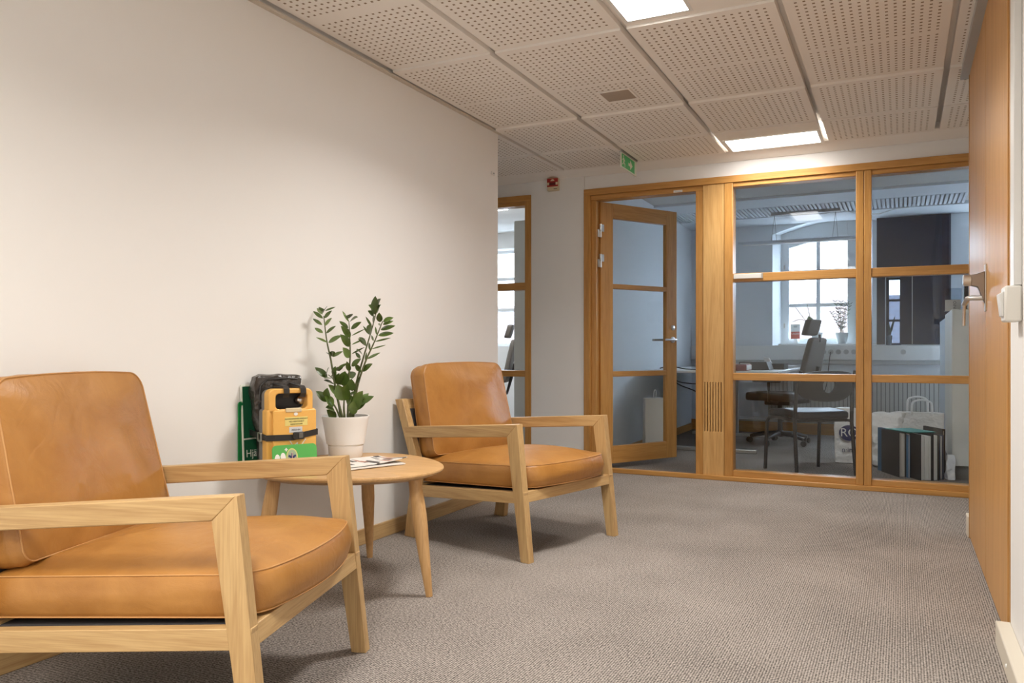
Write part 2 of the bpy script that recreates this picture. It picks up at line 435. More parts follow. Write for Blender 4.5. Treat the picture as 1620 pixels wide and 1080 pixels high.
# wall angle strips
box('trim_2', WX, WX+0.022, -3.0, 4.40, 2.243, 2.252, plain('beige_metal', (0.62, 0.56, 0.48), 0.5), kind='structure')
box('trim_3', RX-0.035, RX+0.005, -3.0, 4.45, 2.222, 2.29, M_grey, kind='structure')
M_lamp = emit('lamp_diffuser', LAMPCOL, LAMP)
LL = ['square ceiling light near the top edge of the photo beside a blank panel', 'wide ceiling light in front of the glazed partition', 'unseen ceiling light added further back along the corridor', 'ceiling light near the back end of the corridor', 'unseen ceiling light added at the very back wall of the corridor']  # first and last behind the camera are unseen, added to brighten the corridor
LAMPS.sort(key=lambda q: -q[2])
order = {0: 1, 1: 0, 2: 2, 3: 3, 4: 4}
for i, (x0, x1, y0, y1, z) in enumerate(LAMPS):
    t = thing('ceiling_light', LL[order[i]], 'light', ((x0+x1)/2, (y0+y1)/2, z), group=None)
    hx, hy = (x1-x0)/2, (y1-y0)/2
    f = MB()
    for (a, b, c, d) in ((-hx-.015, -hx, -hy-.015, hy+.015), (hx, hx+.015, -hy-.015, hy+.015), (-hx, hx, -hy-.015, -hy), (-hx, hx, hy, hy+.015)):
        f.box(a, b, c, d, -0.002, 0.02)
    f.build('frame', M_white, t)
    MB().box(-hx, hx, -hy, hy, 0.003, 0.012).build('diffuser', M_lamp, t)
    ld = bpy.data.lights.new('lamp', 'AREA'); ld.shape = 'RECTANGLE'; ld.size = 2*hx; ld.size_y = 2*hy
    ld.energy = LAMP_W*(0.40 if i == 0 else 1.0); ld.color = LAMPCOL[:3]; ld.spread = math.radians(118 if i == 0 else 145)
    lo_ = bpy.data.objects.new('lamp', ld); COL.objects.link(lo_); lo_.parent = t; lo_.location = (0, 0, 0.0)

# air vent in the ceiling
t = thing('ceiling_vent', 'small square air outlet set in a perforated ceiling tile', 'vent', (-1.345, 4.02, 2.252))
vf = MB()
for a, b, c, d in ((-.09,-.078,-.09,.09),(.078,.09,-.09,.09),(-.078,.078,-.09,-.078),(-.078,.078,.078,.09)): vf.box(a, b, c, d, -0.004, 0)
vf.build('frame', M_tile, t)
MB().add([(-.078,-.078,-.003),(.078,-.078,-.003),(.078,.078,-.003),(-.078,.078,-.003),(0,0,-.010)], [(0,1,4),(1,2,4),(2,3,4),(3,0,4)]).build('grille', plain('vent_mesh', (0.42, 0.34, 0.27), 0.7, bump=0.6, bscale=900), t)

# ------------------------------------------------------------------ oak partition with door
HX, HZ = wood('honey', 'X'), wood('honey', 'Z')
VZ = wood('veneer', 'Z')
tr = struct('trim_4')
box('top_rail', -2.135, 0.56, G-0.022, G+0.10, 2.058, 2.105, HX, tr, bevel=0.003)
box('left_jamb', -2.135, -2.085, G-0.022, G+0.10, 0, 2.058, HZ, tr, bevel=0.003)
box('left_jamb_stop', -2.085, -2.045, G+0.004, G+0.10, 0.03, 2.022, HZ, tr, bevel=0.003)
box('door_head', -2.085, -1.245, G-0.004, G+0.10, 2.022, 2.058, HX, tr, bevel=0.003)
box('door_post', -1.298, -1.247, G-0.008, G+0.10, 0.03, 2.022, HZ, tr, bevel=0.002)
box('threshold', -2.135, 0.56, G-0.030, G+0.02, 0, 0.032, HX, tr, bevel=0.004)
vp = MB()
sl = [-1.2335+0.0188*k for k in range(7)]
xs = [-1.245]+sum([[a-0.0028, a+0.0028] for a in sl], [])+[-1.101]
vp.box(-1.245, -1.101, G-0.012, G+0.03, 0.032, 0.335); vp.box(-1.245, -1.101, G-0.012, G+0.03, 0.680, 2.058)
for i in range(0, len(xs), 2): vp.box(xs[i], xs[i+1], G-0.012, G+0.03, 0.335, 0.680)
vp.box(-1.24, -1.106, G+0.03, G+0.10, 0.033, 2.057, 1)
pz = vp.build('vented_panel', [VZ, plain('slot_dark', (0.05, 0.03, 0.015), 0.8)], tr)
box('panel_post', -1.099, -1.041, G-0.016, G+0.10, 0.032, 2.058, HZ, tr, bevel=0.003)
box('mullion', -0.262, -0.2165, G-0.016, G+0.10, 0.032, 2.058, HZ, tr, bevel=0.003)
box('mullion', -0.2145, -0.170, G-0.016, G+0.10, 0.032, 2.058, HZ, tr, bevel=0.003)
box('end_post', 0.50, 0.56, G-0.016, G+0.10, 0.032, 2.058, HZ, tr, bevel=0.003)
def glazed(name, x0, x1, z0=0.032, z1=2.058, bars=((1.372, 1.429), (0.695, 0.744)), top=0.030, bot=0.040, side=0.0):
    t = struct(name)
    box('bottom_rail', x0, x1, G-0.008, G+0.09, z0, z0+bot, HX, t, bevel=0.003)
    box('top_bead', x0, x1, G-0.008, G+0.09, z1-top, z1, HX, t, bevel=0.003)
    for a, b in bars: box('glazing_bar', x0, x1, G-0.010, G+0.07, a, b, HX, t, bevel=0.003)
    zs = [z0+bot]+[q for b in reversed(bars) for q in b]+[z1-top]
    for i in range(0, len(zs), 2):
        gw, gh = (x1-x0)/2-0.001, (zs[i+1]-zs[i])/2-0.001
        o = box('pane', -gw, gw, -0.003, 0.003, -gh, gh, M_glass, t); o.location = ((x0+x1)/2, G+0.033, (zs[i]+zs[i+1])/2)
        o.rotation_euler = (math.radians(-0.34), 0, math.radians(-0.5))
    return t
w1 = glazed('window_1', -1.041, -0.262)
w2 = glazed('window_2', -0.170, 0.50)
tr3 = struct('trim_5')
box('right_post', -2.622, -2.572, G-0.022, G+0.10, 0, 2.058, HZ, tr3, bevel=0.003)
box('top_rail', -3.55, -2.572, G-0.022, G+0.10, 2.058, 2.105, HX, tr3, bevel=0.003)
box('threshold', -3.55, -2.572, G-0.030, G+0.02, 0, 0.032, HX, tr3, bevel=0.003)
box('left_post', -3.55, -3.50, G-0.022, G+0.10, 0.032, 2.058, HZ, tr3, bevel=0.003)
glazed('window_3', -3.50, -2.622)

# labels on the partition
t = thing('name_plate', 'white name strip on the glazing bar right of the vented oak panel', 'sign', (-0.94, G-0.0105, 1.408))
box('holder', -0.095, 0.095, -0.008, 0, -0.016, 0.016, plain('plate', (0.75, 0.74, 0.70), 0.4), t, bevel=0.002)
box('slide', 0.088, 0.1, -0.010, 0, -0.017, 0.017, M_metal, t)
t = thing('door_label', 'tiny white label on the oak rail above the open door', 'label', (-1.425, G-0.0045, 2.032))
box('label_plate', -0.032, 0.032, -0.003, 0, -0.008, 0.008, plain('plate', (0.75, 0.74, 0.70), 0.4), t, bevel=0.001)
box('print_line', -0.02, 0.02, -0.0035, -0.003, -0.002, 0.0005, M_grey, t)

# open office door, hinged at the left jamb
d = struct('door_1', (-2.062, G+0.078, 0.0))
d.rotation_euler = (0, 0, math.radians(60.0))
DL = 0.800; DT = 0.04
# local: x along the leaf from the hinge, y thickness (corridor face at y=-DT)
st = 0.122
for a, b in ((0, st), (DL-0.115, DL)):
    box('stile', a, b, -DT, 0, 0.040, 2.018, HZ, d, bevel=0.003)
zb = [(0.040, 0.172), (0.700, 0.741), (1.370, 1.407), (1.905, 2.018)]
for a, b in zb: box('rail', st, DL-0.115, -DT, 0, a, b, HX, d, bevel=0.003)
for i in range(3):
    z0, z1 = zb[i][1], zb[i+1][0]
    box('pane', st, DL-0.115, -DT/2-0.003, -DT/2+0.003, z0, z1, M_glass, d)
lk = MB(); R90 = Matrix.Rotation(PI/2, 4, 'X')
hx_ = DL-0.05
lk.lathe([(0.021, 0), (0.021, 0.008), (0.017, 0.011)], seg=24, M=Matrix.Translation((hx_, -DT, 1.083)) @ R90)
lk.build('lock_cylinder', M_steel, d, smooth=40)
hd = MB()
hd.lathe([(0.024, 0), (0.024, 0.008), (0.018, 0.010)], seg=24, M=Matrix.Translation((hx_, -DT, 0.985)) @ R90)
hd.tube([(hx_, -DT-0.005, 0.985), (hx_, -DT-0.045, 0.985), (hx_-0.02, -DT-0.052, 0.985), (hx_-0.125, -DT-0.052, 0.985)], 0.0085, 12)
hd.build('door_handle', M_steel, d, smooth=50)
hb = MB(); hb.tube([(hx_, 0.0, 0.985), (hx_, 0.045, 0.985), (hx_-0.02, 0.052, 0.985), (hx_-0.125, 0.052, 0.985)], 0.0085, 12)
hb.build('door_handle', M_steel, d, smooth=50)
for z in (1.80, 1.575, 0.245):
    h = MB()
    h.tube([(-0.006, -DT-0.004, z-0.05), (-0.006, -DT-0.004, z-0.002)], 0.0085, 12)
    h.tube([(-0.006, -DT-0.004, z+0.002), (-0.006, -DT-0.004, z+0.05)], 0.0085, 12)
    h.box(-0.001, 0.03, -DT-0.003, -DT, z-0.005, z+0.048)
    h.box(-0.03, -0.012, -DT-0.001, -DT+0.004, z-0.048, z+0.01)
    h.build('hinge', M_steel, d, smooth=50)

# right-hand oak double door, floor to ceiling
DZ = wood('door', 'Z')
d2 = struct('door_2')
box('door_leaf', RX, RX+0.045, 2.875, 3.566, 0.008, CZ+0.03, DZ, d2, bevel=0.002)
box('door_leaf', RX, RX+0.045, 3.572, 4.375, 0.008, CZ+0.03, DZ, d2, bevel=0.002)
box('jamb', RX+0.004, RX+0.058, 2.842, 2.871, 0.0, CZ+0.03, wood('honey', 'Z'), d2, bevel=0.002)
box('jamb', RX-0.002, RX+0.058, 4.379, 4.398, 0.0, CZ+0.03, wood('honey', 'Z'), d2, bevel=0.002)
lp = MB()
yl = 3.545
lp.box(RX-0.006, RX, yl-0.018, yl+0.018, 1.05, 1.232)
lp.build('lock_plate', M_metal, d2, bevel=0.002)
lc = MB()
lc.prism([(RX-0.006, 1.205), (RX-0.034, 1.195), (RX-0.052, 1.193), (RX-0.052, 1.150), (RX-0.030, 1.144), (RX-0.006, 1.080)], yl-0.016, yl+0.016, 'Y')
lc.build('lock_body', plain('dark_steel', (0.33, 0.29, 0.26), 0.3, metal=1.0), d2, bevel=0.003)
th = MB(); th.lathe([(0.022, 0), (0.022, 0.024), (0.019, 0.027)], seg=20, M=Matrix.Translation((RX-0.052, yl, 1.172)) @ Matrix.Rotation(-PI/2, 4, 'Y'))
th.build('thumb_turn', M_steel, d2, smooth=40)
lv = MB(); lv.tube([(RX-0.005, yl, 1.103), (RX-0.05, yl, 1.103), (RX-0.062, yl+0.01, 1.102), (RX-0.067, yl+0.125, 1.085)], 0.0095, 12)
lv.tube([(RX-0.067, yl+0.10, 1.095), (RX-0.068, yl+0.12, 1.05), (RX-0.068, yl+0.125, 1.00)], 0.006, 10)
lv.build('door_handle', M_steel, d2, smooth=50)

# light switch and its cable trunking on the right wall
t = thing('light_switch', 'white light switch on the right wall beside the tall oak door', 'switch', (RX+0.005, 2.62, 1.03))
SW = plain('switch_plastic', (0.80, 0.78, 0.72), 0.35)
box('housing', -0.042, 0, -0.045, 0.045, -0.050, 0.050, SW, t, bevel=0.006)
MB().prism([(-0.042, -0.036), (-0.042, 0.036), (-0.055, 0.028), (-0.048, -0.034)], -0.03, 0.03, 'Y').build('rocker', M_white, t, bevel=0.002)
tag(box('cable_trunking', RX-0.015, RX+0.005, 2.58, 2.66, 1.081, 2.222, M_white, bevel=0.002), 'white vertical cable trunking running from ceiling down to the light switch', 'trunking')

# ------------------------------------------------------------------ exit sign and alarm box
t = thing('exit_sign', 'green emergency exit sign hanging from the ceiling with running figure and arrow', 'sign', (-1.690, 5.27, 2.238))
M_green = plain('sign_green', (0.05, 0.52, 0.16), 0.35)
M_signw = plain('sign_white', (0.78, 0.80, 0.70), 0.4)
box('sign_plate', -0.005, 0.005, -0.168, 0.168, -0.105, -0.002, M_signw, t, bevel=0.001)
box('green_field', 0.005, 0.0062, -0.160, 0.118, -0.097, -0.012, M_green, t)
pic = MB()
X1, X2 = 0.0062, 0.0072
# arrow pointing right (towards +Y)
pic.prism([(-0.02,-0.047),(0.02,-0.047),(0.02,-0.024),(0.070,-0.056),(0.02,-0.088),(0.02,-0.066),(-0.02,-0.066)], X1, X2, 'X')
pic.build('arrow_symbol', M_signw, t)
# running figure
pic = MB()
pic.prism([(-0.128+0.009*math.cos(a), -0.024+0.008*math.sin(a)) for a in [k*PI/5 for k in range(10)]], X1, X2, 'X')
for poly in ([(-0.135,-0.034),(-0.118,-0.034),(-0.112,-0.062),(-0.130,-0.062)], [(-0.120,-0.036),(-0.095,-0.052),(-0.099,-0.057),(-0.124,-0.044)],
             [(-0.134,-0.036),(-0.150,-0.052),(-0.146,-0.056),(-0.128,-0.042)], [(-0.120,-0.060),(-0.092,-0.074),(-0.094,-0.092),(-0.101,-0.092),(-0.102,-0.078),(-0.128,-0.066)],
             [(-0.131,-0.060),(-0.122,-0.064),(-0.134,-0.080),(-0.152,-0.086),(-0.154,-0.079),(-0.140,-0.074)]):
    pic.prism(poly, X1, X2, 'X')
pic.build('running_figure_symbol', M_signw, t)
box('mounting_rail', -0.012, 0.012, -0.168, 0.168, -0.003, 0.012, M_grey, t)
ch = MB(); ch.tube([(0, 0.165, -0.105), (0.01, 0.175, -0.115), (0.03, 0.19, -0.118)], 0.0012, 6)
ch.build('pull_cord', M_white, t)

t = thing('fire_alarm', 'small red and cream alarm box high on the white pillar', 'alarm', (-2.372, G-0.015, 2.160))
CRM = plain('alarm_cream', (0.72, 0.60, 0.40), 0.4); RED = plain('alarm_red', (0.42, 0.025, 0.02), 0.4)
box('housing', -0.048, 0.040, -0.035, 0, -0.046, 0.050, CRM, t, bevel=0.004)
box('red_band', -0.0485, 0.0405, -0.0365, -0.034, -0.016, 0.046, RED, t)
MB().prism([(-0.018+0.016*math.cos(a)+0.014, 0.026+0.014*math.sin(a)) for a in [k*PI/8 for k in range(9)]], -0.038, -0.036, 'Y').build('lens', CRM, t)
box('display', -0.030, 0.022, -0.0385, -0.036, -0.006, 0.014, plain('alarm_dark', (0.12, 0.012, 0.012), 0.3), t)
box('cream_corner', -0.047, -0.030, -0.038, -0.036, -0.004, 0.016, CRM, t)
box('cream_corner', 0.022, 0.039, -0.038, -0.036, -0.004, 0.016, CRM, t)
box('print_line', 0.005, 0.034, -0.0355, -0.035, -0.036, -0.032, M_black, t)
MB().lathe([(0.036, 0), (0.036, 0.022), (0.030, 0.034)], seg=24, M=Matrix.Translation((-0.004, -0.012, 0.050))).build('beacon', glass('clear_plastic', (0.9, 0.82, 0.76), 1.2), t, smooth=40)

t = thing('wall_hook', 'tiny white bracket high on the end of the left wall', 'bracket', (WX, 4.315, 1.985))
box('plate', 0, 0.006, -0.022, 0.022, -0.010, 0.010, M_white, t, bevel=0.002)
box('pin', 0.006, 0.012, -0.006, 0.006, -0.004, 0.004, M_grey, t, bevel=0.001)

# ------------------------------------------------------------------ armchairs
CW = 0.687; FT = 0.036
def superring(xa, xb, hw, r, n=96, bulge=0.0, rf=None):
    """closed outline of a rounded rectangle, x from xa to xb, half width hw; front (xb) bulges"""
    pts = []
    rf = rf or r
    corners = [((xb-rf), (hw-rf), 0, rf), ((xa+r), (hw-r), PI/2, r), ((xa+r), -(hw-r), PI, r), ((xb-rf), -(hw-rf), 3*PI/2, rf)]
    seg = n//4
    for i, (cx, cy, a0, rr) in enumerate(corners):
        for k in range(seg//2+1):
            a = a0+PI/2*k/(seg//2)
            pts.append([cx+rr*math.cos(a), cy+rr*math.sin(a)])
        # straight run to the next corner
        nx = corners[(i+1) % 4]
        e = [nx[0]+nx[3]*math.cos(nx[2]), nx[1]+nx[3]*math.sin(nx[2])]; s0 = pts[-1][:]
        m = seg//2
        for k in range(1, m):
            f = k/m; pts.append([s0[0]*(1-f)+e[0]*f, s0[1]*(1-f)+e[1]*f])
    if bulge:
        L = xb-xa
        for p in pts:
            fx = max(0, (p[0]-xa)/L); p[0] += bulge*(fx**3)*(1-(p[1]/hw)**2)
    return pts
def cushion(name, outline, zt, zb, crown, side, mat, parent, M, lumps=0.004, seed=0, crownpow=2.2, botcrown=0.012, frontup=0.0):
    cx = sum(p[0] for p in outline)/len(outline); cy = sum(p[1] for p in outline)/len(outline)
    n = len(outline); mb = MB(); vs = []; fs = []
    def lump(x, y, z): return lumps*noise.noise(Vector((x*5+seed, y*5, z*5)))*2
    rings = []
    for k in (0.06, 0.2, 0.35, 0.5, 0.64, 0.76, 0.86, 0.93, 0.975):
        z = zt+crown*(1-k**crownpow)
        rings.append([(cx+(p[0]-cx)*k, cy+(p[1]-cy)*k, z+lump(p[0]*k, p[1]*k, 1)*min(1, (1-k)*4)) for p in outline])
    rings.append([(p[0], p[1], zt) for p in outline])
    for k in range(1, 8):
        f = k/8; b = side*math.sin(PI*f)
        rr = []
        for i, p in enumerate(outline):
            q, r_ = outline[(i+1) % n], outline[i-1]
            tx, ty = q[0]-r_[0], q[1]-r_[1]; L = math.hypot(tx, ty) or 1
            nx, ny = ty/L, -tx/L
            bb = b+lump(p[0]*2, p[1]*2, f)*0.6*math.sin(PI*f)
            rr.append((p[0]+nx*bb, p[1]+ny*bb, zt+(zb-zt)*f))
        rings.append(rr)
    rings.append([(p[0], p[1], zb) for p in outline])
    for k in (0.95, 0.8, 0.5, 0.1):
        rings.append([(cx+(p[0]-cx)*k, cy+(p[1]-cy)*k, zb-botcrown*(1-k**2)) for p in outline])
    for r in rings: vs += r
    for i in range(len(rings)-1):
        for k in range(n): fs.append((i*n+k, i*n+(k+1) % n, (i+1)*n+(k+1) % n, (i+1)*n+k))
    fs.append(tuple(range(n-1, -1, -1))); fs.append(tuple((len(rings)-1)*n+k for k in range(n)))
    mb.add(vs, fs, 0, M)
    o = mb.build(name, mat, parent, smooth=75)
    for zz, nm in ((zt, 'piping'), (zb, 'piping')):
        pp = MB(); pp.tube([(p[0], p[1], zz) for p in outline], 0.0022, 6, closed=True, M=M)
        pp.build(nm, M_piping, o, smooth=60)
    return o
def armchair(label, loc, rz):
    t = thing('armchair', label, 'armchair', loc, rz, None)
    PX, PY, PZ = wood('pale', 'X'), wood('pale', 'Y'), wood('pale', 'Z')
    for s, yo in ((1, CW/2-FT), (-1, -CW/2)):
        y0, y1 = yo, yo+FT
        MB().prism([(0, 0), (-0.064, 0.583), (-0.066, 0.584), (-0.123, 0.526), (-0.045, 0)], y0, y1).build('front_leg', PZ, t, bevel=0.003)
        MB().prism([(-0.066, 0.584), (-0.790, 0.530), (-0.768, 0.478), (-0.123, 0.526)], y0, y1).build('armrest', PX, t, bevel=0.003)
        yb0, yb1 = (y0, y1)
        MB().prism([(-0.785, 0), (-0.728, 0.33), (-0.853, 0.66), (-0.800, 0.665), (-0.675, 0.34), (-0.715, 0)], yb0+0.0005, yb1-0.0005).build('back_leg', PZ, t, bevel=0.003)
        MB().prism([(-0.030, 0.296), (-0.70, 0.254), (-0.70, 0.202), (-0.034, 0.248)], y0+0.002, y1-0.002).build('side_rail', PX, t, bevel=0.002)
    yi = CW/2-FT
    MB().prism([(-0.034, 0.297), (-0.062, 0.297), (-0.055, 0.251), (-0.028, 0.251)], -yi, yi).build('front_rail', PY, t, bevel=0.002)
    box('back_rail', -0.715, -0.685, -yi, yi, 0.215, 0.262, PY, t, bevel=0.002)
    MB().prism([(-0.846, 0.658), (-0.805, 0.662), (-0.790, 0.615), (-0.830, 0.612)], -yi, yi).build('top_rail', PY, t, bevel=0.003)
    M_dark = plain('webbing', (0.05, 0.045, 0.045), 0.8)
    MB().prism([(-0.06, 0.292), (-0.69, 0.254), (-0.69, 0.242), (-0.06, 0.280)], -yi+0.004, yi-0.004).build('seat_base', M_dark, t)
    MB().prism([(-0.712, 0.36), (-0.700, 0.36), (-0.788, 0.615), (-0.800, 0.615)], -yi+0.004, yi-0.004).build('back_web', M_dark, t)
    # seat cushion: sheared so it falls towards the back
    sl = 0.052
    Ms = Matrix(((1,0,0,0),(0,1,0,0),(sl,0,1,0),(0,0,0,1)))
    oc = superring(-0.715, -0.052, yi-0.006, 0.035, bulge=0.054, rf=0.072)
    cushion('seat_cushion', oc, 0.404, 0.309, 0.054, 0.012, M_leather, t, Ms, seed=loc[1], lumps=0.004)
    # back cushion: built lying, then stood up; local x -> up, y -> width, z -> forward normal
    H = 0.44
    ob = superring(0, H, yi-0.010, 0.034, rf=0.048)
    for p in ob:  # slightly narrower and softer towards the top
        f = p[0]/H
        p[1] *= 1-0.050*f
        p[0] += 0.012*f*(1-(p[1]/yi)**2) 
    a = math.radians(13.2)
    up = Vector((-math.sin(a), 0, math.cos(a))); fwd = Vector((math.cos(a), 0, math.sin(a)))
    base = Vector((-0.618, 0, 0.400))
    Mb = Matrix(((up.x, 0, fwd.x, base.x), (0, 1, 0, 0), (up.z, 0, fwd.z, base.z), (0,0,0,1)))
    cushion('back_cushion', ob, 0.0, -0.095, 0.028, 0.008, M_leather, t, Mb, seed=loc[1]+9, crownpow=2.0, lumps=0.006)
    return t
chairA = armchair('tan leather armchair with pale oak frame, nearest the camera', (-1.338, 1.631, 0), math.radians(17.2))
chairB = armchair('tan leather armchair with pale oak frame, on the far side of the round table', (-1.322, 3.362, 0), math.radians(-14.6))

# ------------------------------------------------------------------ coffee table
TC = (-1.916, 2.497)
t = thing('coffee_table', 'low oak side table with rounded triangular top between the armchairs', 'table', (TC[0], TC[1], 0))
A0 = math.radians(-4)
shp = lambda q: 1+0.050*math.cos(3*(q-A0))
TT = 0.455
MB().lathe([(0.001, 0.424), (0.20, 0.424), (0.310, 0.425), (0.350, 0.440), (0.3545, 0.447), (0.3535, 0.4525), (0.350, 0.455), (0.2, 0.455), (0.001, 0.455)], seg=96, shape=shp, cap=True).build('table_top', wood('table', 'X'), t, smooth=35)
for k in range(3):
    a = A0+k*2*PI/3
    p = lambda r, z: (r*math.cos(a), r*math.sin(a), z)
    lg = MB(); N = 9; pts = []; rr = []
    for i in range(N):
        f = i/(N-1); pts.append(p(0.300+(0.367-0.300)*(1-f), 0.424*f)); 
        rr.append(0.0125+0.0150*min(1, f*1.6) if f < 0.75 else 0.0275-0.004*(f-0.75)/0.25)
    lg.tube(pts, rr, 20); lg.build('leg', wood('table', 'Z'), t, smooth=40)

# newspaper
nw = thing('newspaper', 'folded newspaper lying on the round side table', 'newspaper', (-1.885, 2.515, TT), math.radians(-22))
NP = newsprint(); PAPER = plain('paper', (0.80, 0.77, 0.72), 0.7)
def sheet(z, dx, dy, w, h, th, mat, curl, name):
    mb = MB(); nx, ny = 14, 10; vs = []; fs = []
    for s_ in (0, 1):
        for i in range(nx+1):
            for j in range(ny+1):
                u, v = i/nx, j/ny
                zz = z+curl*(max(0, u+v-1.25)**2)*0.25+0.0016*math.sin(u*7+v*3)*v
                vs.append((dx+(u-.5)*w, dy+(v-.5)*h, zz+(th if s_ else 0)))
    o = (nx+1)*(ny+1)
    for i in range(nx):
        for j in range(ny):
            a = i*(ny+1)+j
            fs.append((a, a+1, a+ny+2, a+ny+1)); fs.append((a+o, a+ny+1+o, a+ny+2+o, a+1+o))
    per = [i*(ny+1) for i in range(nx+1)]+[nx*(ny+1)+j for j in range(1, ny+1)]+[i*(ny+1)+ny for i in range(nx-1, -1, -1)]+[j for j in range(ny-1, 0, -1)]
    for a, b in zip(per, per[1:]+per[:1]): fs.append((a, b, b+o, a+o))
    mb.add(vs, fs); mb.build(name, mat, nw, smooth=40)
sheet(0.0025, 0.01, -0.012, 0.20, 0.28, 0.004, PAPER, 0.0, 'inner_pages')
sheet(0.0095, -0.004, 0.006, 0.20, 0.28, 0.003, NP, 0.12, 'front_page')

# ------------------------------------------------------------------ potted plant
pc = (-2.090, 2.676)
t = thing('potted_plant', 'glossy green potted plant with tall arching stems in a white pot', 'plant', (pc[0], pc[1], TT))
# stands on the table top edge region
PW = plain('pot_white', (0.90, 0.89, 0.87), 0.45, bump=0.1, bscale=80)
MB().lathe([(0.055, 0), (0.0665, 0), (0.069, 0.004), (0.0735, 0.050), (0.0715, 0.052), (0.0715, 0.054), (0.0785, 0.056), (0.0955, 0.158), (0.0985, 0.165), (0.0985, 0.172), (0.0925, 0.172), (0.090, 0.150), (0.001, 0.149)], seg=56, cap=True).build('pot', PW, t, smooth=35)
MB().lathe([(0.001, 0.1495), (0.089, 0.1495), (0.088, 0.153), (0.04, 0.157), (0.001, 0.156)], seg=32, cap=False).build('soil', plain('soil', (0.05, 0.035, 0.025), 0.95, bump=0.8, bscale=90), t, smooth=60)
RV = Vector((math.cos(YAW), math.sin(YAW), 0)); FV = Vector((-math.sin(YAW), math.cos(YAW), 0))
LEAF = plain('leaf_green', (0.075, 0.125, 0.022), 0.28, var=0.45, vscale=14, spec=0.6)
LEAFP = plain('young_leaf_green', (0.13, 0.20, 0.05), 0.3, var=0.25, vscale=14, spec=0.6)
STEM = plain('stem_green', (0.10, 0.115, 0.04), 0.5, var=0.2, vscale=30)
K = 3.33/1254.1
def pw_(px, py, dep=0.0):
    # photograph offsets measured from the pot's rim centre, turned into metres
    return RV*((px-542)*K)+FV*dep+Vector((0, 0, 0.16+(659-py)*K))
def leaf(mb, base, tip, nrm, wd, fold=0.25, droop=0.05):
    base, tip = Vector(base), Vector(tip); ax = tip-base; L = ax.length
    if L < 1e-4: return
    axn = ax.normalized(); sd = axn.cross(Vector(nrm))
    if sd.length < 1e-4: sd = axn.cross(Vector((0.3, 0.5, 0.8)))
    sd.normalize(); up = sd.cross(axn)
    N = 9; vs = []; fs = []
    for i in range(N):
        f = i/(N-1)
        w_ = wd*0.5*(math.sin(PI*f**0.85)**0.8 if 0 < f < 1 else 0.02)
        c = base+ax*f-up*(droop*L*f*f)
        for s_ in (-1, -0.5, 0, 0.5, 1):
            vs.append(c+sd*s_*w_+up*(abs(s_)*w_*fold+0.0))
    o = len(vs)
    for i in range(N-1):
        for j in range(4): a = i*5+j; fs.append((a, a+1, a+6, a+5))
    mb.add(vs, fs)
def interp(pts, f):
    n = len(pts)-1; x = f*n; i = min(n-1, int(x)); g = x-i
    p0, p1, p2, p3 = pts[max(0, i-1)], pts[i], pts[i+1], pts[min(n, i+2)]
    return 0.5*((2*p1)+(p2-p0)*g+(2*p0-5*p1+4*p2-p3)*g*g+(3*p1-p0-3*p2+p3)*g**3)
Z0 = (480, 460)
def q(x, y, d=0.0): return pw_(480+x/5.14, 460+y/5.14, d)
stems = [
    ([q(310,1050,-.02), q(255,830,-.02), q(205,560,-.01), q(165,390,0), q(132,190,0.02)], 0.0050),
    ([q(335,1050,0), q(345,700,0.0), q(355,500,0), q(350,330,0), q(345,235,0)], 0.0042),
    ([q(350,1050,.03), q(385,780,.03), q(455,530,.02), q(515,330,.02), q(560,150,.03)], 0.0045),
    ([q(375,1045,.0), q(410,780,.0), q(480,570,-.01), q(560,390,-.01), q(625,235,-.02)], 0.0048),
    ([q(300,1050,-.03), q(250,920,-.04), q(190,850,-.05), q(120,800,-.06)], 0.0038),
    ([q(330,1050,-.04), q(325,940,-.05), q(330,850,-.06), q(325,760,-.06)], 0.0042),
    ([q(385,1050,-.02), q(400,960,-.04), q(440,900,-.06), q(500,850,-.07)], 0.0040),
    ([q(270,1050,.02), q(255,930,.02), q(215,730,.03), q(160,670,.04)], 0.0036),
    ([q(350,1050,-.03), q(375,950,-.03), q(390,850,-.03)], 0.0060)]
for i, (pts, r) in enumerate(stems):
    path = [interp(pts, f/24) for f in range(25)]
    MB().tube(path, [r*(1.15-0.75*f/24) for f in range(25)], 8).build('stem', STEM, t, smooth=60)
def leaves_pairs(lst, up=None):
    for (b, tp, wd, turn) in lst:
        mb = MB()
        base, tip = q(*b), q(*tp)
        ax = (tip-base).normalized()
        face = -FV*math.cos(turn)+Vector((0, 0, 1))*math.sin(turn)
        leaf(mb, base, tip, face, wd)
        mb.build('leaf', LEAFP if random.random() < 0.18 else LEAF, t, smooth=80)
m = 0.030
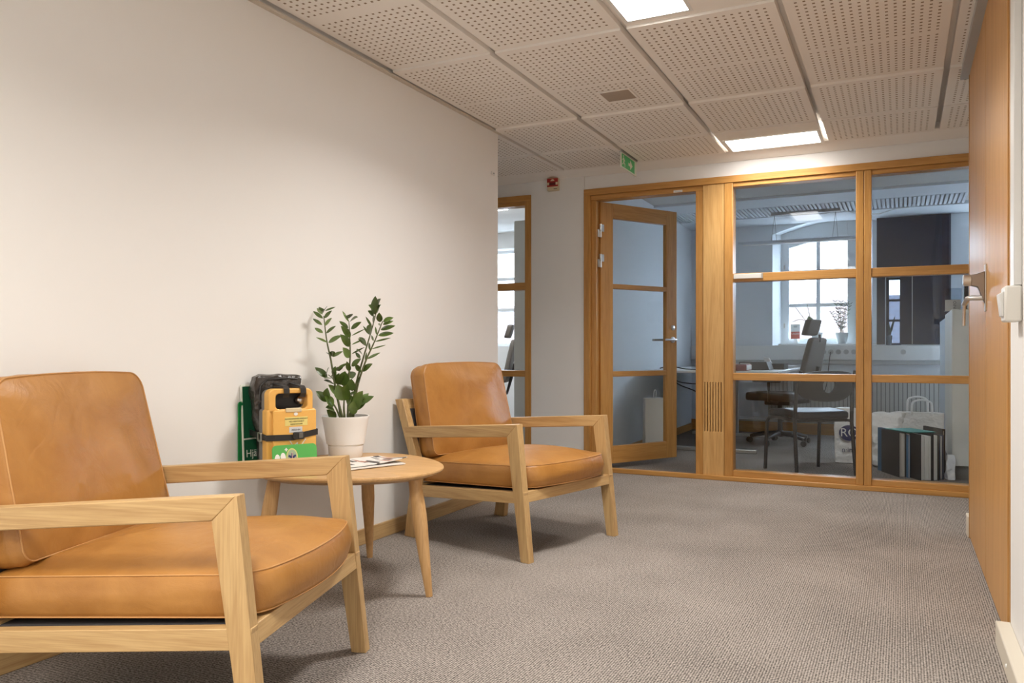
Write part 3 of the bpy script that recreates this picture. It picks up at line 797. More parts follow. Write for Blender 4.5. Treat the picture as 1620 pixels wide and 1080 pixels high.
leaves_pairs([  # left tall stem
    ((130,212,0.01),(38,146,0.03),m*.55,0.4),((127,178,0.01),(58,118,0.05),m*.5,0.5),((133,165,0.01),(175,112,-.02),m*.95,0.9),((130,160,0.01),(120,118,-.03),m*.8,1.0),
    ((140,208,0.01),(208,148,-.01),m*.6,0.4),((150,150,0),(228,114,.02),m*.3,0.3),((148,270,0),(212,208,-.02),m*.6,0.5),((128,265,0),(40,208,.02),m*.5,0.4),
    ((135,330,0),(55,284,.02),m*.55,0.5),((160,332,0),(244,272,-.02),m*.6,0.6),((170,405,0),(112,366,-.06),m*.35,0.3),((178,408,0),(292,348,-.02),m*.85,0.6),
    ((200,520,0),(182,480,-.05),m*.8,0.8),((212,520,0),(228,470,-.05),m*.9,1.0),((212,522,0),(298,476,-.01),m*.6,0.6),((250,620,0),(328,572,.02),m*.45,0.4),
    ((225,690,0),(250,600,-.04),m*1.0,0.6),((170,690,0),(80,606,-.02),m*1.0,0.6),((160,680,0),(195,606,-.04),m*1.1,0.8),((230,750,0),(168,706,-.05),m*1.2,0.9),
    ((245,740,0),(275,655,-.03),m*.9,0.5),((255,830,0),(200,745,-.04),m*1.1,0.7),((215,700,0),(175,690,-.06),m*.9,1.1),((180,700,0.02),(235,660,-.02),m*.9,.7)])
leaves_pairs([  # second stem
    ((345,240,0),(282,146,.02),m*.35,0.4),((345,210,0),(315,175,-.03),m*.8,1.0),((350,240,0),(425,200,-.03),m*1.25,0.9),((345,212,0),(372,176,-.04),m*1.1,1.0),((362,298,0),(448,238,-.01),m*.75,0.5),
    ((340,290,0),(262,230,.01),m*.6,0.5),((358,365,0),(300,275,-.04),m*1.05,0.6),((366,352,0),(470,290,.03),m*.22,0.3),((355,440,0),(295,342,-.04),m*1.15,0.6),
    ((366,425,0),(470,370,.03),m*.25,0.3),((350,530,0),(315,448,-.04),m*1.1,0.6),((366,500,0),(465,440,.03),m*.25,0.3),((350,640,0),(340,560,-.03),m*.7,0.5),((366,600,0),(445,535,-.01),m*.85,0.5)])
leaves_pairs([  # third stem (tall right)
    ((550,180,.02),(558,30,0),m*1.2,0.6),((560,180,.02),(605,100,-.02),m*1.3,0.8),((545,140,.02),(505,102,.0),m*1.0,0.8),((540,190,.02),(500,148,0),m*.95,0.8),((560,120,.02),(600,50,.0),m*1.3,.9),
    ((575,110,.02),(543,52,.04),m*.3,0.3),((535,260,.02),(560,190,-.02),m*1.2,0.7),((590,240,.02),(590,165,0),m*.9,.7),((500,340,.02),(530,260,-.02),m*1.3,0.6),((525,280,.02),(465,190,.04),m*.35,0.3),
    ((500,340,.02),(440,265,.05),m*.3,0.3),((480,430,.02),(432,365,-.01),m*1.3,0.9),((478,435,.02),(405,370,.03),m*.3,.3),((450,510,.02),(415,458,-.02),m*1.0,0.8),((430,535,.02),(390,485,.02),m*.5,.4),((425,640,.02),(400,580,-.01),m*.7,.5),((600,270,.0),(562,240,.06),m*.3,.3)])
leaves_pairs([  # fourth stem, fanned to the right
    ((622,240,0),(705,202,.0),m*.95,0.8),((620,262,0),(706,230,.0),m*.55,0.5),((602,305,0),(718,266,.01),m*.75,0.5),((582,350,0),(706,326,.01),m*.75,0.5),
    ((556,400,0),(680,366,.02),m*.28,0.3),((528,460,0),(640,424,.02),m*.22,0.3),((492,540,0),(596,486,.01),m*.42,0.4),((452,640,0),(540,576,-.02),m*.95,0.6),
    ((572,345,0),(540,270,.05),m*.3,0.3),((545,395,0),(508,340,.05),m*.3,0.3),((515,470,0),(490,400,.05),m*.3,0.3),((480,560,0),(470,480,.05),m*.3,.3),((415,740,0),(445,690,-.02),m*.9,.7),((440,650,0),(410,590,.03),m*.4,.4)])
leaves_pairs([  # low leaves
    ((200,880,-.05),(112,792,-.07),m*1.15,0.6),((190,860,-.05),(205,770,-.08),m*1.2,0.7),((240,920,-.05),(190,830,-.08),m*1.6,0.9),((250,950,-.05),(195,920,-.08),m*1.4,0.9),
    ((255,1030,-.04),(205,940,-.08),m*1.4,0.7),((320,870,-.06),(285,740,-.08),m*1.7,0.7),((330,870,-.06),(360,740,-.08),m*1.8,0.7),((300,760,.0),(320,640,-.02),m*1.9,.7),((280,750,.0),(300,660,-.05),m*1.6,.9),
    ((370,800,.0),(375,700,-.03),m*1.3,.6),((340,850,-.04),(430,800,-.08),m*1.2,0.9),((350,900,-.05),(400,830,-.08),m*1.3,0.6),((400,950,-.06),(485,790,-.09),m*1.9,0.6),
    ((410,950,-.06),(520,810,-.05),m*1.6,0.6),((440,900,-.07),(566,832,-.06),m*1.2,0.7),((400,980,-.06),(420,870,-.09),m*1.4,.5),((375,700,0),(340,640,.04),m*1.3,.7),((255,640,.03),(260,600,.0),m*1.2,.8)])

# ------------------------------------------------------------------ defibrillator and first-aid things on the table
YEL = plain('case_yellow', (0.83, 0.46, 0.11), 0.4, bump=0.1, bscale=150)
GRYC = plain('case_grey', (0.20, 0.19, 0.18), 0.5)
az = math.radians(64.0)
t = thing('defibrillator_case', 'yellow defibrillator carry case with black strap standing by the wall', 'defibrillator', (-2.080, 2.320, TT), az)
t.scale = (1.16, 1, 1)
# local: x right across the face, y towards the wall (back), front face at y=-0.03
def rrect(x0, x1, z0, z1, r, n=6):
    out = []
    for cx, cz, a0 in ((x1-r, z1-r, 0), (x0+r, z1-r, PI/2), (x0+r, z0+r, PI), (x1-r, z0+r, 1.5*PI)):
        for k in range(n+1):
            a = a0+PI/2*k/n; out.append((cx+r*math.cos(a), cz+r*math.sin(a)))
    return out
def holed(mb, outer, inner, y0, y1):
    """prism with a hole: outer and inner have the same number of points"""
    n = len(outer); vs = [(p[0], y0, p[1]) for p in outer]+[(p[0], y0, p[1]) for p in inner]+[(p[0], y1, p[1]) for p in outer]+[(p[0], y1, p[1]) for p in inner]
    fs = []
    for i in range(n):
        j = (i+1) % n
        fs += [(i, j, n+j, n+i), (2*n+i, 3*n+i, 3*n+j, 2*n+j), (i, 2*n+i, 2*n+j, j), (n+i, n+j, 3*n+j, 3*n+i)]
    mb.add(vs, fs)
hw = 0.083
mb = MB()
up_o = rrect(-hw+0.006, hw-0.010, 0.20, 0.302, 0.022); up_i = rrect(-hw+0.030, hw-0.030, 0.226, 0.284, 0.014)
holed(mb, up_o, up_i, -0.030, 0.016)
mb.prism(rrect(-hw, hw, 0, 0.226, 0.010), -0.030, 0.016)
mb.build('front_shell', YEL, t, bevel=0.004)
mb = MB(); up_o2 = rrect(-hw+0.008, hw-0.012, 0.20, 0.298, 0.022)
holed(mb, up_o2, up_i, 0.016, 0.050)
mb.prism(rrect(-hw, hw, 0, 0.226, 0.010), 0.016, 0.050)
mb.build('rear_shell', GRYC, t, bevel=0.004)
pn = MB().prism(rrect(-hw+0.018, hw-0.002, 0.004, 0.222, 0.008), -0.040, -0.030).build('cover_panel', YEL, t, bevel=0.003)
MB().prism(rrect(-0.024, 0.030, 0.214, 0.230, 0.004), -0.043, -0.034).build('latch', plain('latch_cream', (0.70, 0.58, 0.36), 0.4), t, bevel=0.002)
box('yellow_sticker', -0.026, 0.050, -0.0408, -0.0400, 0.163, 0.196, plain('sticker', (0.78, 0.66, 0.22), 0.5), t)
for k, (s_, wd) in enumerate((('ANVÄNDNING ENDAST', .0072), ('VID MISSTÄNKT', .0072), ('HJÄRTSTOPP', .0072))):
    text('lettering', s_, wd, frame_at((0.012, -0.0412, 0.189-0.0100*k), (1,0,0), (0,0,1)), M_black, t, 0.0002)
box('white_sticker', -0.012, 0.032, -0.0408, -0.0400, 0.138, 0.159, plain('sticker_grey', (0.62, 0.64, 0.66), 0.4), t)
text('lettering', '2025-04', 0.009, frame_at((0.010, -0.0412, 0.148), (1,0,0), (0,0,1)), M_black, t, 0.0002)
MB().prism([(0.010+0.007*math.cos(a), 0.207+0.006*math.sin(a)) for a in [k*PI/6 for k in range(12)]], -0.0412, -0.040).build('heart_mark', M_white, t)
MB().lathe([(0.016, 0), (0.016, 0.012), (0.010, 0.018)], seg=20, M=Matrix.Translation((0.045, 0.02, 0.255)) @ R90).build('metal_knob', M_metal, t, smooth=50)
box('dark_lining', -hw+0.03, hw-0.03, 0.028, 0.034, 0.227, 0.283, M_black, t)
# white V and 1 below the buckle
V = MB()
def stroke(x0, z0, x1, z1, wdt, y=-0.0412):
    d_ = Vector((x1-x0, z1-z0)).normalized(); nn = Vector((-d_.y, d_.x))*wdt/2
    V.prism([(x0+nn.x, z0+nn.y), (x1+nn.x, z1+nn.y), (x1-nn.x, z1-nn.y), (x0-nn.x, z0-nn.y)], y, -0.040)
stroke(-0.010, 0.108, 0.013, 0.066, 0.0025); stroke(0.044, 0.112, 0.013, 0.066, 0.0025)
stroke(0.016, 0.099, 0.013, 0.074, 0.003); stroke(0.016, 0.099, 0.007, 0.092, 0.003)
V.build('white_marking', M_white, t)
def star(mb, cx, cz, r, y0, y1):
    for k in range(3):
        a = k*PI/3+PI/2; dx, dz = math.cos(a), math.sin(a); nx, nz = -dz, dx; w_ = r*0.22
        mb.prism([(cx+dx*r+nx*w_, cz+dz*r+nz*w_), (cx-dx*r+nx*w_, cz-dz*r+nz*w_), (cx-dx*r-nx*w_, cz-dz*r-nz*w_), (cx+dx*r-nx*w_, cz+dz*r-nz*w_)], y0, y1)
NAVY = plain('emblem_navy', (0.03, 0.035, 0.14), 0.4)
MB().prism([(-0.024+0.014*math.cos(a), 0.070+0.018*math.sin(a)) for a in [k*PI/10 for k in range(20)]], -0.0410, -0.040).build('emblem_disc', M_white, t)
mb = MB(); star(mb, -0.024, 0.070, 0.011, -0.0420, -0.041); mb.build('star_emblem', NAVY, t)
box('emblem_rod', -0.0247, -0.0233, -0.0424, -0.042, 0.060, 0.080, M_white, t)
# strap round case and pouch
sp = MB()
def band(pts, z, h, th):
    n = len(pts); vs = []; fs = []
    cx = sum(p[0] for p in pts)/n; cy = sum(p[1] for p in pts)/n
    for (x, y, dz) in pts:
        f = 1-th/max(0.01, math.hypot(x-cx, y-cy))
        for (a, b, c) in ((x, y, -h/2), (x, y, h/2), (cx+(x-cx)*f, cy+(y-cy)*f, h/2), (cx+(x-cx)*f, cy+(y-cy)*f, -h/2)): vs.append((a, b, z+dz+c))
    for i in range(n):
        j = (i+1) % n
        for k in range(4): fs.append((i*4+k, j*4+k, j*4+(k+1) % 4, i*4+(k+1) % 4))
    sp.add(vs, fs)
band([(-0.0855, -0.034, -.004), (-0.06, -0.043, -.004), (0, -0.044, -.006), (0.04, -0.044, .002), (0.0855, -0.042, .010), (0.0868, 0.0, .012), (0.088, 0.055, .012), (0.080, 0.120, .01), (0, 0.134, 0.01), (-0.080, 0.132, 0.01), (-0.094, 0.115, 0.008), (-0.090, 0.05, 0.002)], 0.126, 0.022, 0.0025)
sp.build('strap', M_black, t)
MB().prism(rrect(-0.002, 0.036, 0.112, 0.140, 0.005), -0.052, -0.0445).build('buckle', M_black, t, bevel=0.002)
MB().prism(rrect(0.016, 0.030, 0.117, 0.137, 0.003), -0.055, -0.0515).build('buckle_tongue', plain('buckle_grey', (0.12, 0.11, 0.10), 0.3), t, bevel=0.001)
mb = MB(); holed(mb, rrect(-0.017, 0.017, -0.017, 0.017, 0.004), rrect(-0.011, 0.011, -0.012, 0.012, 0.003), -0.002, 0.002)
o = mb.build('slider_buckle', M_metal, t); o.location = (-0.0925, 0.012, 0.124); o.rotation_euler = (0, 0, PI/2)

# black pouch strapped behind the case
t2 = thing('black_pouch', 'black leather pouch bag leaning behind the yellow defibrillator case', 'bag', (-2.080, 2.320, TT), az)
def blob_box(x0, x1, y0, y1, z0, z1, nx, ny, nz, amp, sc, seed, rnd=0.25, mod=None):
    """closed grid box with rounded, crumpled sides"""
    mb = MB(); idx = {}; vs = []; fs = []
    def vid(i, j, k):
        if (i, j, k) in idx: return idx[(i, j, k)]
        u, v, w_ = i/nx*2-1, j/ny*2-1, k/nz*2-1
        # superellipsoid rounding
        m_ = max(abs(u), abs(v), abs(w_)); L = (abs(u)**6+abs(v)**6+abs(w_)**6)**(1/6)
        s_ = m_/L if L else 1
        uu, vv, ww = [c*(1-rnd+rnd*s_) for c in (u, v, w_)]
        p = Vector(((x0+x1)/2+uu*(x1-x0)/2, (y0+y1)/2+vv*(y1-y0)/2, (z0+z1)/2+ww*(z1-z0)/2))
        n_ = Vector((noise.noise(p*sc+Vector((seed, 0, 0))), noise.noise(p*sc+Vector((0, seed+5, 0))), noise.noise(p*sc+Vector((0, 0, seed+9)))))
        n2 = Vector((noise.noise(p*sc*2.6+Vector((seed, 3, 0))), noise.noise(p*sc*2.6+Vector((7, seed, 0))), 0))
        fz = min(1, (k/nz)*4)
        p = p+(n_*amp+n2*amp*0.5)*(0.2+0.8*fz)
        if mod: p = mod(p)
        idx[(i, j, k)] = len(vs); vs.append(p); return idx[(i, j, k)]
    for i in range(nx):
        for j in range(ny):
            for k in (0, nz): fs.append((vid(i,j,k), vid(i+1,j,k), vid(i+1,j+1,k), vid(i,j+1,k)))
    for i in range(nx):
        for k in range(nz):
            for j in (0, ny): fs.append((vid(i,j,k), vid(i+1,j,k), vid(i+1,j,k+1), vid(i,j,k+1)))
    for j in range(ny):
        for k in range(nz):
            for i in (0, nx): fs.append((vid(i,j,k), vid(i,j+1,k), vid(i,j+1,k+1), vid(i,j,k+1)))
    mb.add(vs, fs); return mb
BLK = plain('black_leather', (0.040, 0.034, 0.030), 0.30, bump=0.8, bscale=26, bdist=0.012, spec=0.7)
blob_box(-0.100, 0.086, 0.060, 0.122, 0.0, 0.350, 18, 8, 28, 0.012, 18, 3, mod=lambda p: Vector((p.x+0.010*math.sin(p.z*16)+(0.02*max(0, 0.17-p.z)/0.17 if p.x < 0 else 0), p.y, p.z))).build('pouch_body', BLK, t2, smooth=60)
mb = MB(); mb.tube([(-0.085, 0.070, 0.12), (-0.090, 0.064, 0.22), (-0.086, 0.062, 0.31), (-0.06, 0.060, 0.335), (0.02, 0.060, 0.338), (0.075, 0.062, 0.332)], 0.0045, 8)
mb.build('zip', M_black, t2, smooth=60)
for xx in (-0.03, 0.035):
    mb = MB(); pts = [(xx, 0.075, 0.318), (xx, 0.045, 0.317), (xx+.004, 0.01, 0.312), (xx+.008, -0.02, 0.309), (xx+.008, -0.034, 0.302), (xx+.008, -0.036, 0.285), (xx+.008, -0.026, 0.268)]
    vs = []; fs = []
    for (x, y, z) in pts:
        for (a, b) in ((-0.011, 0), (0.011, 0), (0.011, 0.003), (-0.011, 0.003)): vs.append((x+a, y, z+b) if y > -0.03 else (x+a, y-b, z))
    for i in range(len(pts)-1):
        for k in range(4): fs.append((i*4+k, i*4+(k+1) % 4, i*4+4+(k+1) % 4, i*4+4+k))
    mb.add(vs, fs); mb.build('handle_strap', M_black, t2)

GRN = plain('board_green', (0.012, 0.10, 0.045), 0.3); GRL = plain('bright_green', (0.09, 0.42, 0.09), 0.35)
# dark green sign against the wall
ab = math.radians(24)
t3 = thing('first_aid_sign', 'dark green sign with white border and Hjärtstartare text, behind the black pouch', 'sign', (-2.120, 2.468, TT), math.radians(66))
# local x along the board, board stands in x-z plane, leaning back; face towards -y
t3.location = (-2.155, 2.315, TT)
Lb = 0.26
box('board', -0.092, -0.092+Lb, -0.004, 0.0, 0, 0.315, M_signw, t3, bevel=0.001)
box('green_field', -0.085, -0.092+Lb-0.007, -0.0052, -0.004, 0.112, 0.308, GRN, t3)
box('green_field', -0.085, -0.092+Lb-0.007, -0.0052, -0.004, 0.007, 0.106, GRN, t3)
text('lettering', 'Hjärtstartare', 0.040, frame_at((-0.078, -0.0056, 0.052), (1,0,0), (0,0,1)), M_signw, t3, 0.0002, 'LEFT')
t3.location = (-2.228, 2.330, TT)
t3.rotation_euler = (math.radians(-2.5), 0, math.radians(88))
t4 = thing('green_sign', 'narrow bright green sign edge sticking out left of the framed dark green sign', 'sign', (-2.238, 2.300, TT), math.radians(88))
MB().prism(rrect(-0.075, 0.15, 0, 0.252, 0.012), -0.002, 0.002).build('board', plain('mid_green', (0.01, 0.22, 0.05), 0.3), t4)
MB().prism(rrect(-0.072, 0.147, 0.003, 0.249, 0.012), -0.0026, -0.0018).build('face', plain('mid_green2', (0.008, 0.17, 0.05), 0.3), t4)
# small green card in front of the case
t5 = thing('first_aid_card', 'small bright green rounded card with heart and star emblem leaning on the yellow case', 'card', (-2.004, 2.272, TT), math.radians(60))
t5.scale = (1.10, 1, 1.2)
MB().prism(rrect(-0.076, 0.076, 0, 0.082, 0.014), -0.002, 0.002).build('card', GRL, t5)
E0 = -0.010
ov = MB(); ov.prism([(E0+0.0195*math.cos(a), 0.045+0.026*math.sin(a)) for a in [k*PI/12 for k in range(24)]], -0.003, -0.002)
ov.build('emblem_disc', plain('emblem_gold', (0.62, 0.62, 0.22), 0.4), t5)
ov = MB(); ov.prism([(E0+0.016*math.cos(a), 0.045+0.022*math.sin(a)) for a in [k*PI/12 for k in range(24)]], -0.0036, -0.003)
ov.build('emblem_field', plain('emblem_field', (0.35, 0.45, 0.30), 0.4), t5)
mb = MB(); star(mb, E0, 0.042, 0.014, -0.0044, -0.0036); mb.build('star_emblem', NAVY, t5)
box('emblem_rod', E0-0.001, E0+0.001, -0.0049, -0.0044, 0.028, 0.058, plain('rod_pink', (0.7, 0.45, 0.4), 0.4), t5)
mb = MB()
for sx in (-0.0095, 0.0095):
    mb.prism([(-0.050+sx+0.0095*math.cos(a), 0.040+0.017*math.sin(a)+0.002*sx/0.0095) for a in [k*PI/8 for k in range(16)]], -0.003, -0.002)
mb.prism([(-0.068, 0.038), (-0.032, 0.038), (-0.050, 0.012)], -0.003, -0.002)
mb.build('heart_symbol', M_white, t5)
box('bolt_mark', -0.051, -0.049, -0.0034, -0.003, 0.026, 0.046, GRL, t5)
mb = MB().box(-0.034, -0.024, -0.003, -0.002, 0.066, 0.0695).box(-0.0308, -0.0272, -0.003, -0.002, 0.0625, 0.073); mb.build('plus_mark', M_white, t5)
t5.rotation_euler = (math.radians(-8), 0, math.radians(60))

# ------------------------------------------------------------------ office behind the glass
ow = MB()
ow.box(OX-0.10, OX, G+0.11, FAR+0.3, 0, OZ+0.1)
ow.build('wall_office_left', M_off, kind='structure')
# window wall with an arched opening and a second opening
OPX0, OPX1, OPX2, OPX3 = -1.264, -0.226, -0.225, 0.45
far = MB()
D = 0.34; WYW = 9.27
far.prism([(OX-0.1, FAR), (OPX0, FAR), (-1.200, WYW), (-1.200, FAR+D), (OX-0.1, FAR+D)], 0, 2.5, 'Z')
far.box(OPX0, -0.18, FAR, FAR+D, 0, 0.955)
arch = []
N = 16
for i in range(N+1):
    f = i/N; x = OPX0+(-0.18-OPX0)*f
    z = 2.165+0.150*(1-(1-min(1, f/0.72))**2) if f < 0.72 else 2.315-0.05*((f-0.72)/0.28)**2
    arch.append((x, z))
far.prism(arch+[(-0.18, 2.5), (OPX0, 2.5)], FAR, FAR+D)
far.box(-0.18, 0.40, FAR, FAR+D, 0, 0.955); far.box(-0.18, -0.14, FAR, FAR+D, 0.955, 2.5)
far.box(0.0, 0.66, FAR, FAR+D, 0.955, 2.5); far.box(2.45, 2.7, FAR, FAR+D, 0.955, 2.5); far.box(0.66, 2.45, FAR, FAR+D, 2.25, 2.5); far.box(0.40, 2.7, FAR, FAR+D, 0, 0.955)
far.box(-0.14, 0.0, FAR, FAR+D, 1.66, 2.5)
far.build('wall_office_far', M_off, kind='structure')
box('wall_office_right', 2.6, 2.7, G+0.1, FAR+0.3, 0, OZ+0.1, M_off, kind='structure')
box('ceiling_office', OX-0.1, 2.7, G+0.1, FAR+D, OZ, OZ+0.1, plain('office_ceiling', (0.62, 0.60, 0.57), 0.8, spec=0.2), kind='structure')  # grey-brown base colour carries the dimness of the underlit ceiling
box('partition_cap', 0.75, 2.7, G, G+0.1, 0, 2.4, M_off, kind='structure').name = 'wall_office_near'
box('ceiling_edge', -4.9, 2.7, G+0.1, G+0.12, 2.29, 2.42, M_off, kind='structure').name = 'trim_6'
cb = MB()
cb.box(OX, 2.6, 7.50, 7.96, OZ-0.020, OZ); cb.box(OX, 2.6, 8.50, FAR, OZ-0.030, OZ)
cb.build('trim_7', plain('office_white', (0.72, 0.76, 0.80), 0.6), kind='structure')
tg = thing('ceiling_grille', 'ribbed ventilation grille strip across the office ceiling', 'grille', (0, 8.23, OZ))
gr = MB()
for k in range(72): gr.box(OX+0.03+k*0.037, OX+0.052+k*0.037, -0.265, 0.265, -0.022, -0.004)
gr.build('slats', plain('office_white', (0.72, 0.76, 0.80), 0.6), tg)
box('backing', OX, 0.52, -0.27, 0.27, -0.003, 0, M_grey, tg)
box('baseboard_office_left', OX, OX+0.012, G+0.11, FAR, 0, 0.075, wood('honey', 'Y'), kind='structure')
box('baseboard_office_far', OX, 0.4, FAR-0.015, FAR, 0, 0.12, wood('honey', 'X'), kind='structure')

# exterior window of the office
w4 = struct('window_4')
WY = 9.27
wf = plain('window_frame_grey', (0.78, 0.81, 0.83), 0.5)
x0, x1 = OPX0, -0.18
fr = MB()
fr.box(-1.201, -1.118, WY, WY+0.07, 0.955, 2.35); fr.box(-0.520, x1, WY, WY+0.07, 0.955, 2.35)
fr.box(-1.118, -0.520, WY, WY+0.07, 0.955, 1.030)
gx = lambda f: -1.118+f*(0.598)
pl = [(gx(i/12), 2.035+0.092*math.sin(min(1, i/12*1.1)*PI/2)) for i in range(13)]
fr.prism(pl+[(-0.520, 2.36), (-1.118, 2.36)], WY, WY+0.07)
fr.build('frame', wf, w4, bevel=0.003)
mt = MB(); mt.box(-0.834, -0.794, WY+0.01, WY+0.05, 1.03, 2.2)
for z in (1.385, 1.760): mt.box(-1.118, -0.52, WY+0.012, WY+0.048, z-0.005, z+0.030)
mt.build('muntins', wf, w4)
box('pane', -1.118, -0.52, WY+0.028, WY+0.034, 1.03, 2.25, M_win, w4)
hn = MB()
for z in (1.15, 1.80): hn.box(-1.175, -1.160, WY-0.008, WY, z, z+0.05)
hn.build('hinge', M_metal, w4)
box('window_sill', -1.199, x1-.001, FAR-0.03, WY, 0.955, 0.972, M_white, w4, bevel=0.003)
# second window behind the dark blind
w5 = struct('window_5')
mt = MB()
dk = plain('dark_frame', (0.02, 0.03, 0.05), 0.4)
mt.box(-0.14, -0.112, FAR+0.1, FAR+0.15, 0.955, 1.66); mt.box(-0.012, 0.0, FAR+0.1, FAR+0.15, 0.955, 1.66)
for z in (0.955, 1.20, 1.41, 1.635): mt.box(-0.112, -0.012, FAR+0.1, FAR+0.15, z, z+0.022)
mt.build('frame', dk, w5)
box('pane', -0.112, -0.012, FAR+0.12, FAR+0.124, 0.977, 1.635, glass('tinted_glass', (0.42, 0.50, 0.60), 1.0), w5)
t = thing('dark_blind', 'large dark navy blackout screen hanging over the right part of the office window wall', 'blind', (0, FAR-0.05, 0))
NV = plain('blind_navy', (0.012, 0.016, 0.036), 0.3, spec=0.5)
b = MB(); b.box(-0.225, -0.148, -0.006, 0.006, 0.962, 1.655).box(-0.225, 0.43, -0.006, 0.006, 1.655, 2.262).box(-0.005, 0.43, -0.006, 0.006, 0.962, 1.655)
b.build('screen', NV, t)
box('guide_strip', 0.098, 0.106, -0.011, -0.006, 0.965, 1.70, M_grey, t)
box('side_rail', 0.43, 0.445, -0.015, 0.01, 0.962, 2.262, plain('rail_dark', (0.05, 0.05, 0.07), 0.3), t)
w7 = struct('added_window')  # unseen window added at the right to bring more daylight into the office
mt = MB(); mt.box(0.66, 0.72, WY, WY+.07, .955, 2.25); mt.box(2.39, 2.45, WY, WY+.07, .955, 2.25); mt.box(0.72, 2.39, WY, WY+.07, .955, 1.03); mt.box(0.72, 2.39, WY, WY+.07, 2.18, 2.25); mt.box(1.68, 1.72, WY, WY+.06, 1.03, 2.18)
mt.build('frame', wf, w7)
box('pane', 0.72, 2.39, WY+.028, WY+.034, 1.03, 2.18, M_win, w7)
# exterior
brk = box('brick_building', -12, 10, 14.0, 14.4, -4, 1.78, brick())
tag(brk, 'pale brick building seen outside through the office window', 'building')

# cable trough with sockets under the window
t = thing('cable_trough', 'white wall trunking with power sockets running under the office window', 'trunking', (0, FAR, 0))
box('channel', OX+0.01, 0.56, -0.075, -0.001, 0.800, 0.953, M_white, t, bevel=0.004)
box('lower_lip', OX+0.01, 0.56, -0.068, -0.001, 0.755, 0.798, M_grey, t, bevel=0.003)
for i, x in enumerate((-0.735, -0.665, -0.590, -0.515, -0.440, -0.365, 0.02)):
    s_ = MB(); s_.lathe([(0.026, 0), (0.026, 0.003), (0.020, 0.003), (0.019, 0.001), (0.001, 0.001)], seg=20, M=Matrix.Translation((x, -0.075, 0.885)) @ R90)
    s_.build('socket', plain('socket_grey', (0.55, 0.55, 0.53), 0.5), t, smooth=40)
tag(MB().tube([(-0.665, 8.97, 0.885), (-0.667, 8.93, 0.86), (-0.68, 8.93, 0.75), (-0.70, 8.93, 0.55), (-0.74, 8.93, 0.40)], 0.004, 8).build('power_cable', M_black, smooth=60), 'black power cable hanging from the socket under the window', 'cable')
# radiator
t = thing('radiator', 'long ribbed grey radiator under the office window', 'radiator', (0, FAR, 0))
rb = MB()
for k in range(44): rb.box(-1.30+k*0.040, -1.267+k*0.040, -0.075, -0.057, 0.15, 0.62)
rb.build('ribs', plain('radiator_grey', (0.50, 0.49, 0.46), 0.5), t)
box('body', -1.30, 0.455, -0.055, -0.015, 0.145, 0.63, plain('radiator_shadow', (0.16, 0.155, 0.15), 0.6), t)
for z in (0.14, 0.165): 
    MB().tube([(-2.1, -0.035, z), (0.55, -0.035, z)], 0.009, 8).build('pipe', M_white, t, smooth=60)
# desk
t = thing('desk', 'white office desk standing behind the vented oak panel', 'desk', (0, 0, 0))
box('desktop', -2.10, -0.93, 7.00, 8.75, 0.700, 0.722, M_white, t, bevel=0.003)
for y in (7.15, 8.55):
    box('foot', -2.02, -1.13, y-0.035, y+0.035, 0.002, 0.032, M_steel, t, bevel=0.004)
    box('column', -1.62, -1.54, y-0.03, y+0.03, 0.032, 0.70, M_grey, t, bevel=0.004)
box('beam', -1.60, -1.56, 7.18, 8.52, 0.62, 0.66, M_grey, t)
def simple(name, label, cat, dims, mat, group=None, parts=None, rz=0):
    x0, x1, y0, y1, z0, z1 = dims
    cx, cy = (x0+x1)/2, (y0+y1)/2
    t = thing(name, label, cat, (cx, cy, z0), rz, group)
    return t, (x1-x0)/2, (y1-y0)/2, z1-z0
DT_ = 0.722
M_red = plain('red_card', (0.25, 0.04, 0.04), 0.5); M_dkbox = plain('dark_card', (0.09, 0.08, 0.07), 0.6)
t, a, b, h = simple('red_box_file', 'red box file lying on the office desk', 'box file', (-1.42, -1.21, 7.10, 7.36, DT_, DT_+0.055), M_red)
box('cover', -a, a, -b, b, 0, h, M_red, t, bevel=0.003); box('page_block', a-.001, a+0.003, -b+.01, b-.01, 0.008, h-0.008, PAPER, t)
t, a, b, h = simple('dark_box_file', 'dark grey box file behind the red one on the desk', 'box file', (-1.33, -1.06, 7.42, 7.70, DT_, DT_+0.075), M_dkbox)
MB().prism([(-a, 0), (a, 0), (a-0.03, h), (-a, h)], -b, b).build('cover', M_dkbox, t, bevel=0.003)
box('spine_label', -a+0.01, -a+0.10, -b-0.002, -b, 0.015, h-0.01, PAPER, t)
t, a, b, h = simple('letter_tray', 'dark letter tray holding papers on the desk beside the office chair', 'tray', (-1.18, -0.98, 7.75, 8.05, DT_, DT_+0.055), M_dkbox)
MB().box(-a, a, -b, b, 0, 0.004).box(-a, -a+.004, -b, b, 0, h).box(a-.004, a, -b, b, 0, h).box(-a, a, -b, -b+.004, 0, h).build('tray', M_dkbox, t)
MB().box(-a+.01, a-.01, -b+.01, b-.01, 0.005, h-0.01).prism([(-a+.02, h-.01), (-a+.08, h-.01), (-a+.05, h+.05), (-a, h+.06)], -0.05, 0.0).build('papers', PAPER, t)
for i in range(4):
    o = box('paper_sheets', -0.14, 0.14, -0.10, 0.10, 0, 0.006, plain('sheet', (0.78, 0.80, 0.83), 0.6)); o.location = (-1.12+0.012*i, 8.40-0.01*i, DT_+0.0065*i); o.rotation_euler = (0, 0, 0.12*i)
    tag(o, ['white paper bundle at the bottom of the pile on the desk', 'white paper bundle second from the bottom of the desk pile', 'white paper bundle third from the bottom of the desk pile', 'white paper bundle on top of the pile on the desk'][i], 'paper', 'paper pile on the desk')
